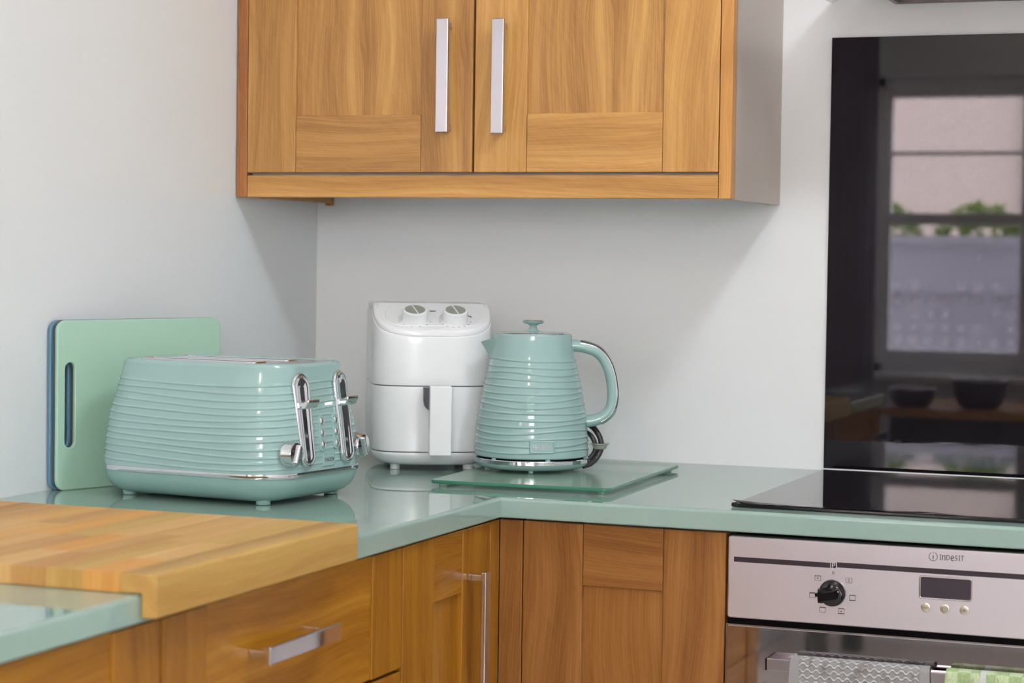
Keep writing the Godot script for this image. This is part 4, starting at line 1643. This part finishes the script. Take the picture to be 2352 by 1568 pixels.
func build_kettle() -> void:
	# heights below are above the worktop; the kettle stands on the glass board at 0.0098
	var o := thing("kettle", "mint green ribbed kettle with chrome trim on the glass board", "kettle", Vector3(0.5325, H + 0.0006, 0.3195), 0.36842)
	var N := 220
	var rows := []
	var M_ := 300
	for j in M_ + 1:
		var y := lerpf(0.0335, 0.2185, float(j) / M_)
		var rr := kettle_r(y)
		var row := PackedVector3Array()
		for i in N:
			var a := TAU * i / N
			var bump := 0.0
			for k in 15:
				var yr := 0.0425 + k * 0.00985 + 0.0022 * sin(2.0 * a + 0.9 * sin(k * 1.3) + 0.25 * k) + 0.0011 * sin(3.0 * a + k * 1.7)
				var dy := y - yr
				if absf(dy) < 0.006:
					var w := 0.0010 if dy > 0 else 0.0007
					bump = maxf(bump, 0.0014 * exp(-dy * dy / (2.0 * w * w)))
			row.append(Vector3((rr + bump) * cos(a), y, (rr + bump) * sin(a)))
		rows.append(row)
	for q in [[0.0002, 0.2197], [0.0010, 0.2206], [0.0022, 0.2209], [0.0040, 0.2207], [0.0046, 0.2196]]:
		var row := PackedVector3Array()
		for i in N:
			var a := TAU * i / N
			row.append(Vector3(cos(a), 0, sin(a)) * (0.0600 - q[0]) + Vector3(0, q[1], 0))
		rows.append(row)
	# rounded foot of the jug
	var foot := []
	for q in [[0.040, 0.0308], [0.010, 0.0310], [0.003, 0.0316], [0.0008, 0.0325]]:
		var row := PackedVector3Array()
		for i in N:
			var a := TAU * i / N
			row.append(Vector3(cos(a), 0, sin(a)) * (0.0886 - q[0]) + Vector3(0, q[1], 0))
		foot.append(row)
	var b := MB.new()
	foot.append_array(rows)
	b.grid(foot, true)
	obj("body", b, mats.mint, o)
	# spout: a pinched lip standing out to the left, open above
	var sp := MB.new()
	var sr := []
	for j in 13:
		var f := j / 12.0                     # 0 at its foot on the jug, 1 at the lip
		var half := lerpf(0.06, 0.56, pow(f, 0.9))      # half opening angle on the jug
		var y := lerpf(0.1795, 0.2135, f)
		var reach := lerpf(0.0005, 0.0245, pow(f, 1.05))
		var row := PackedVector3Array()
		var rr := kettle_r(y) - 0.0006
		var tip := Vector2(-rr - reach, 0.0)
		for i in 25:
			var g := -1.0 + i / 12.0
			var side := Vector2(-cos(half), signf(g) * sin(half)) * rr
			var h := sqrt(g * g + 0.012 * (1.0 - absf(g)))
			var p := tip.lerp(side, h)
			var dip := -0.0085 * f * (1.0 - absf(g)) + 0.0015 * f
			row.append(Vector3(p.x, y + dip, p.y if g != 0.0 else 0.0))
		sr.append(row)
	sp.grid(sr, false, Vector3.LEFT)
	# the inner side, a little thinner
	var si := []
	for row in sr:
		var q := PackedVector3Array()
		for p in row:
			var d := Vector3(p.x, 0, p.z)
			q.append(p - d.normalized() * 0.0022)
		si.append(q)
	sp.grid(si, false, Vector3.RIGHT)
	sp.grid([sr[-1], si[-1]], false, Vector3.UP)
	obj("spout", sp, mats.mint, o)
	# lid with a chrome rim, knob with a chrome top
	var ld := MB.new()
	ld.lathe([Vector2(0.0560, 0.2190), Vector2(0.0562, 0.2218), Vector2(0.0550, 0.2224), Vector2(0.0520, 0.2225)], 72)
	var lid := obj("lid_rim", ld, mats.chrome, o)
	var l2 := MB.new()
	l2.lathe([Vector2(0.0525, 0.2222), Vector2(0.0515, 0.2228), Vector2(0.030, 0.2236), Vector2(0.014, 0.2240), Vector2(0.0105, 0.2248), Vector2(0.0072, 0.2268), Vector2(0.0056, 0.2296), Vector2(0.0054, 0.2320), Vector2(0.0066, 0.2340), Vector2(0.0105, 0.2354), Vector2(0.0150, 0.2370), Vector2(0.0166, 0.2390), Vector2(0.0162, 0.2404)], 48)
	obj("lid", l2, mats.mint, o)
	var kt := MB.new()
	kt.lathe([Vector2(0.0167, 0.2398), Vector2(0.0170, 0.2408), Vector2(0.0160, 0.2417), Vector2(0.0135, 0.2419), Vector2(0.0, 0.2412)], 40)
	obj("knob_cap", kt, mats.chrome, o)
	# handle with a chrome strip on its outside
	var pts := [Vector3(0.0560, 0.2030, 0), Vector3(0.0700, 0.2024, 0), Vector3(0.0840, 0.2000, 0), Vector3(0.0986, 0.1947, 0), Vector3(0.1104, 0.1838, 0), Vector3(0.1195, 0.1656, 0), Vector3(0.1248, 0.1420, 0), Vector3(0.1256, 0.1202, 0), Vector3(0.1213, 0.1035, 0), Vector3(0.1104, 0.0925, 0), Vector3(0.0967, 0.0870, 0), Vector3(0.0800, 0.0850, 0)]
	var path := spline(pts, 10)
	var hmx := MB.new()
	hmx.sweep(path, circle(0.0094, 28, 0.0112), Vector3(0, 0, 1), true)
	var handle := obj("handle", hmx, mats.mint, o)
	var cs := MB.new()
	var srow := []
	var last := int(path.size() * 0.86)
	for k in range(12, last):
		var d := (path[k + 1] - path[k - 1]).normalized()
		var out := Vector3(-d.y, d.x, 0)
		if out.dot(path[k] - Vector3(0.085, 0.145, 0)) < 0:
			out = -out
		var row := PackedVector3Array()
		for i in 22:
			var outer := i < 11
			var f := (i if outer else 21 - i) / 10.0
			var a := lerpf(-1.12, 1.12, f)
			var g := 1.0 + (0.085 if outer else -0.05)
			row.append(path[k] + out * (0.0094 * g * cos(a)) + Vector3(0, 0, 1) * (0.0112 * g * sin(a)))
		srow.append(row)
	cs.grid(srow, true)
	cs.fan(srow[0], (path[11] - path[12]).normalized()); cs.fan(srow[-1], (path[last] - path[last - 1]).normalized())
	obj("chrome_strip", cs, mats.chrome, handle)
	# power base: dark gap, chrome ring, mint dish, feet
	var gp := MB.new()
	gp.lathe([Vector2(0.0, 0.0240), Vector2(0.0835, 0.0240), Vector2(0.0835, 0.0330)], 64)
	obj("base_gap", gp, mats.black, o)
	for k in 6:
		var pg := MB.new()
		var a := TAU * (k + 0.22) / 6
		pg.lathe([Vector2(0.0040, 0.0312), Vector2(0.0038, 0.0290), Vector2(0.0, 0.0290)], 12, Vector3(cos(a) * 0.0838, 0, sin(a) * 0.0838))
		pg.lathe([Vector2(0.0, 0.0290), Vector2(0.0038, 0.0290), Vector2(0.0042, 0.0325)], 12, Vector3(cos(a) * 0.0838, 0, sin(a) * 0.0838))
		obj("support_stud", pg, mats.mint, o)
	var rg := MB.new()
	rg.lathe([Vector2(0.0890, 0.0226), Vector2(0.0899, 0.0230), Vector2(0.0900, 0.0285), Vector2(0.0894, 0.0294), Vector2(0.0870, 0.0297), Vector2(0.079, 0.0297)], 96)
	obj("base_ring", rg, mats.chrome, o)
	var ds := MB.new()
	ds.lathe([Vector2(0.0, 0.0124), Vector2(0.066, 0.0124), Vector2(0.0745, 0.0133), Vector2(0.0815, 0.0154), Vector2(0.0868, 0.0186), Vector2(0.0893, 0.0229)], 96)
	var dish := obj("power_base", ds, mats.mint, o)
	for k in 5:
		var a := TAU * (k + 0.25) / 5 + 0.02
		var ft := MB.new()
		ft.lathe([Vector2(0.0, 0.0101), Vector2(0.0042, 0.0101), Vector2(0.0044, 0.0145)], 16, Vector3(cos(a) * 0.071, 0, sin(a) * 0.071))
		obj("foot", ft, mats.mint_matt, dish)
	# badge on the front
	var fi := PI / 2 - 0.172
	var bb := Basis(Vector3.UP, PI / 2 - fi) * Basis(Vector3.RIGHT, -0.02)
	var bp := Vector3(cos(fi), 0, sin(fi)) * 0.0874 + Vector3(0, 0.0512, 0)
	var bd := MB.new()
	bd.xf = Transform3D(bb, bp)
	bd.prism(rrect(0.0385, 0.0188, 0.0024, 5), -0.004, 0.0022, 0.0007, 2)
	var badge := obj("badge", bd, mats.mint, o)
	var brm := MB.new()
	brm.xf = Transform3D(bb, bp + bb.z * 0.0022)
	brm.sweep(MB.at_z(rrect(0.0360, 0.0163, 0.0018, 4), 0.0), circle(0.0006, 6), Vector3.BACK, false, [], true)
	obj("badge_rim", brm, mats.mint, badge)
	var tx := letter("lettering", "HADEN", bp + bb.z * 0.0024, 0.0062, mats.satin, badge)
	tx.basis = bb * Basis.from_scale(Vector3(1.05, 1, 1))
	# power cord: two loops behind, held by a small cup-shaped clip
	var cd := MB.new()
	var p1 := spline([Vector3(0.080, 0.0165, 0.012), Vector3(0.092, 0.0200, 0.005), Vector3(0.102, 0.0290, -0.004), Vector3(0.1085, 0.0430, -0.006), Vector3(0.1075, 0.0570, -0.008), Vector3(0.1010, 0.0690, -0.012), Vector3(0.0930, 0.0765, -0.020), Vector3(0.0800, 0.0800, -0.040), Vector3(0.060, 0.070, -0.075), Vector3(0.045, 0.040, -0.095), Vector3(0.03, 0.014, -0.11), Vector3(0.0, 0.0142, -0.125), Vector3(-0.05, 0.0142, -0.13)], 8)
	cd.sweep(p1, circle(0.0043, 12), Vector3(0, 0.2, 1))
	var p2 := spline([Vector3(0.078, 0.0230, -0.004), Vector3(0.0905, 0.0275, -0.006), Vector3(0.0985, 0.0370, -0.009), Vector3(0.0995, 0.0480, -0.010), Vector3(0.0950, 0.0590, -0.012), Vector3(0.0880, 0.0655, -0.018), Vector3(0.075, 0.069, -0.034), Vector3(0.055, 0.055, -0.075)], 8)
	cd.sweep(p2, circle(0.0036, 12), Vector3(0, 0.2, 1))
	var cord := obj("power_cord", cd, mats.cord, o)
	var cl := MB.new()
	cl.lathe([Vector2(0.0070, 0.0415), Vector2(0.0100, 0.0430), Vector2(0.0112, 0.0465), Vector2(0.0118, 0.0482), Vector2(0.0150, 0.0500), Vector2(0.0150, 0.0508), Vector2(0.0, 0.0504)], 32, Vector3(0.1065, 0, -0.006))
	cl.box(Vector3(0.092, 0.0495, -0.006), Vector3(0.022, 0.0008, 0.004), 0.0)
	obj("cord_clip", cl, mats.silver_cap, cord)


# ---------------------------------------------------------------- dining table behind the camera, seen in the splashback
func build_table() -> void:
	var o := thing("dining_table", "wooden-topped dining table with dark legs by the window, mirrored in the black splashback", "table", Vector3(0.85, 0, 4.3))
	timber("tabletop", Vector3(0, 0.7225, 0), Vector3(1.28, 0.03, 0.62), 0, mats.wood_a, o, 0.004, Vector2(0.0, 0.0))
	for sx in [-1.0, 1.0]:
		for sz in [-1.0, 1.0]:
			timber("leg", Vector3(sx * 0.58, 0.3535, sz * 0.25), Vector3(0.06, 0.706, 0.06), 1, mats.board_grey, o, 0.004)
	box_part("apron", o, Vector3(-0.56, 0.62, -0.262), Vector3(0.56, 0.707, -0.24), mats.board_grey)
	var specs := [[Vector3(0.535, 0.738, 4.12), 0.098, 0.1, "tall dark bowl standing on the dining table"], [Vector3(0.30, 0.738, 4.12), 0.085, 0.062, "low dark dish standing on the dining table near the wall"], [Vector3(0.80, 0.738, 4.15), 0.09, 0.08, "right-hand dark bowl on the dining table"]]
	for s in specs:
		var bo := thing("bowl", s[3], "bowl", s[0], 0.0)
		var r: float = s[1]
		var h: float = s[2]
		var b := MB.new()
		b.lathe([Vector2(0.0, 0.001), Vector2(r * 0.55, 0.001), Vector2(r * 0.75, h * 0.15), Vector2(r * 0.92, h * 0.5), Vector2(r, h)], 40)
		b.lathe([Vector2(r, h), Vector2(r * 0.94, h), Vector2(r * 0.86, h * 0.5), Vector2(r * 0.6, h * 0.15), Vector2(0.0, h * 0.1)], 40)
		obj("vessel", b, mats.grey_plastic, bo)
		var rm := MB.new()
		rm.xf = Transform3D(Basis(Vector3.RIGHT, PI / 2), Vector3(0, h, 0))
		rm.sweep(ring_path(r * 0.97, Vector3.ZERO, 40), circle(0.004, 8), Vector3.BACK, false, [], true)
		obj("rim", rm, mats.satin, bo)


func build_added_curtain() -> void:  # added cloth that keeps the left wall dark in the splashback
	var o := thing("added_curtain", "added dark charcoal cloth on the left wall, darkening it in the splashback", "added_curtain", Vector3(0.035, 0.0, 3.95))
	var b := MB.new()
	for side in [-1.0, 1.0]:
		var lo := PackedVector3Array()
		var hi := PackedVector3Array()
		for i in 121:
			var z := -0.75 + 1.5 * i / 120.0
			var x: float = 0.014 * sin(i * 0.55) + side * 0.0012
			lo.append(Vector3(x, 0.80, z)); hi.append(Vector3(x * 0.8, 2.14, z))
		b.grid([lo, hi], false, Vector3(side, 0, 0))
	obj("cloth", b, mat("added_curtain", Color8(96, 90, 98), 0.95), o)
	var r := MB.new()
	r.sweep(PackedVector3Array([Vector3(0, 2.155, -0.8), Vector3(0, 2.155, 0.78)]), circle(0.011, 12), Vector3.UP)
	obj("rail", r, mats.satin, o)


# ---------------------------------------------------------------- what stands outside the window
func build_garden() -> void:
	var paving := mat("paving", Color8(150, 146, 142), 0.9)
	var render := mat("render", Color8(206, 186, 180), 0.9)
	var tile := mat("roof", Color8(92, 62, 60), 0.8)
	var leafm := mat("leaf", Color8(100, 112, 50), 0.6)
	leafm.backlight_enabled = true
	leafm.backlight = Color8(90, 120, 30)
	slab("ground", Vector3(-6, -0.3, ROOM.z + 0.13), Vector3(6, -0.12, 14), paving)
	var hs := thing("neighbour_house", "pale rendered house with a dark roof seen beyond the window", "house", Vector3(-0.6, -0.12, 9.6))
	box_part("wall", hs, Vector3(-1.3, 0, 0), Vector3(3.4, 4.6, 0.3), render)
	var pipe := MB.new()
	pipe.sweep(PackedVector3Array([Vector3(0.55, 0.0, -0.06), Vector3(0.55, 4.6, -0.06)]), circle(0.035, 12), Vector3.RIGHT)
	obj("downpipe", pipe, mats.grey_plastic, hs)
	var fe := thing("garden_fence", "mauve grey panelled fence standing close outside the window", "fence", Vector3(0.0, -0.12, 5.5))
	var fm := mat("fence", Color8(182, 172, 182), 0.85)
	for k in 9:
		box_part("board", fe, Vector3(-1.2 + k * 0.28, 0, -0.02), Vector3(-0.923 + k * 0.28, 1.44, 0.0), fm)
	box_part("rail", fe, Vector3(-1.2, 1.24, -0.05), Vector3(1.32, 1.28, -0.021), fm)
	box_part("cap", fe, Vector3(-1.2, 1.441, -0.05), Vector3(1.32, 1.475, 0.03), fm)
	var sh := thing("garden_shed", "small shed with dark pitched roof beyond the window", "shed", Vector3(2.3, -0.12, 8.2))
	box_part("wall", sh, Vector3(-0.9, 0, 0), Vector3(0.9, 2.05, 1.2), render)
	var rf := MB.new()
	rf.xf = Transform3D(Basis(), Vector3(0, 2.05, -0.1))
	rf.prism(PackedVector2Array([Vector2(-1.05, 0), Vector2(1.05, 0), Vector2(0, 0.75)]), 0.0, 1.4)
	obj("roof", rf, tile, sh)
	var r := RandomNumberGenerator.new()
	r.seed = 31
	for k in 6:
		var c := Vector3(-1.05 + k * 0.43, -0.12, 5.9)
		var o := thing("shrub", ["low leafy shrub outside the window, first from the wall", "low leafy shrub outside the window, second from the wall", "low leafy shrub outside the window, third from the wall", "low leafy shrub outside the window, fourth from the wall", "low leafy shrub outside the window, fifth from the wall", "low leafy shrub outside the window, farthest from the wall"][k], "shrub", c, 0.0, "shrubs outside the window")
		var f := MB.new()
		for q in 360:
			var d := Vector3(r.randfn(), r.randfn(), r.randfn()).normalized()
			var p := Vector3(d.x * 0.18, 1.46 + d.y * (0.12 + 0.05 * r.randf()), d.z * 0.16)
			var bs := Basis.from_euler(Vector3(r.randf() * TAU, r.randf() * TAU, r.randf() * TAU))
			f.xf = Transform3D(bs, p)
			f.poly(PackedVector2Array([Vector2(-0.045, 0), Vector2(0, -0.018), Vector2(0.045, 0), Vector2(0, 0.018)]), 0.0, Vector3(0, 0, 1))
		var fo := obj("foliage", f, leafm, o)
		fo.set_meta("kind", "stuff")
		var s := MB.new()
		s.sweep(PackedVector3Array([Vector3(0, 0, 0), Vector3(0.01, 0.7, 0), Vector3(0, 1.42, 0)]), circle(0.02, 8), Vector3.RIGHT)
		obj("stem", s, tile, o)
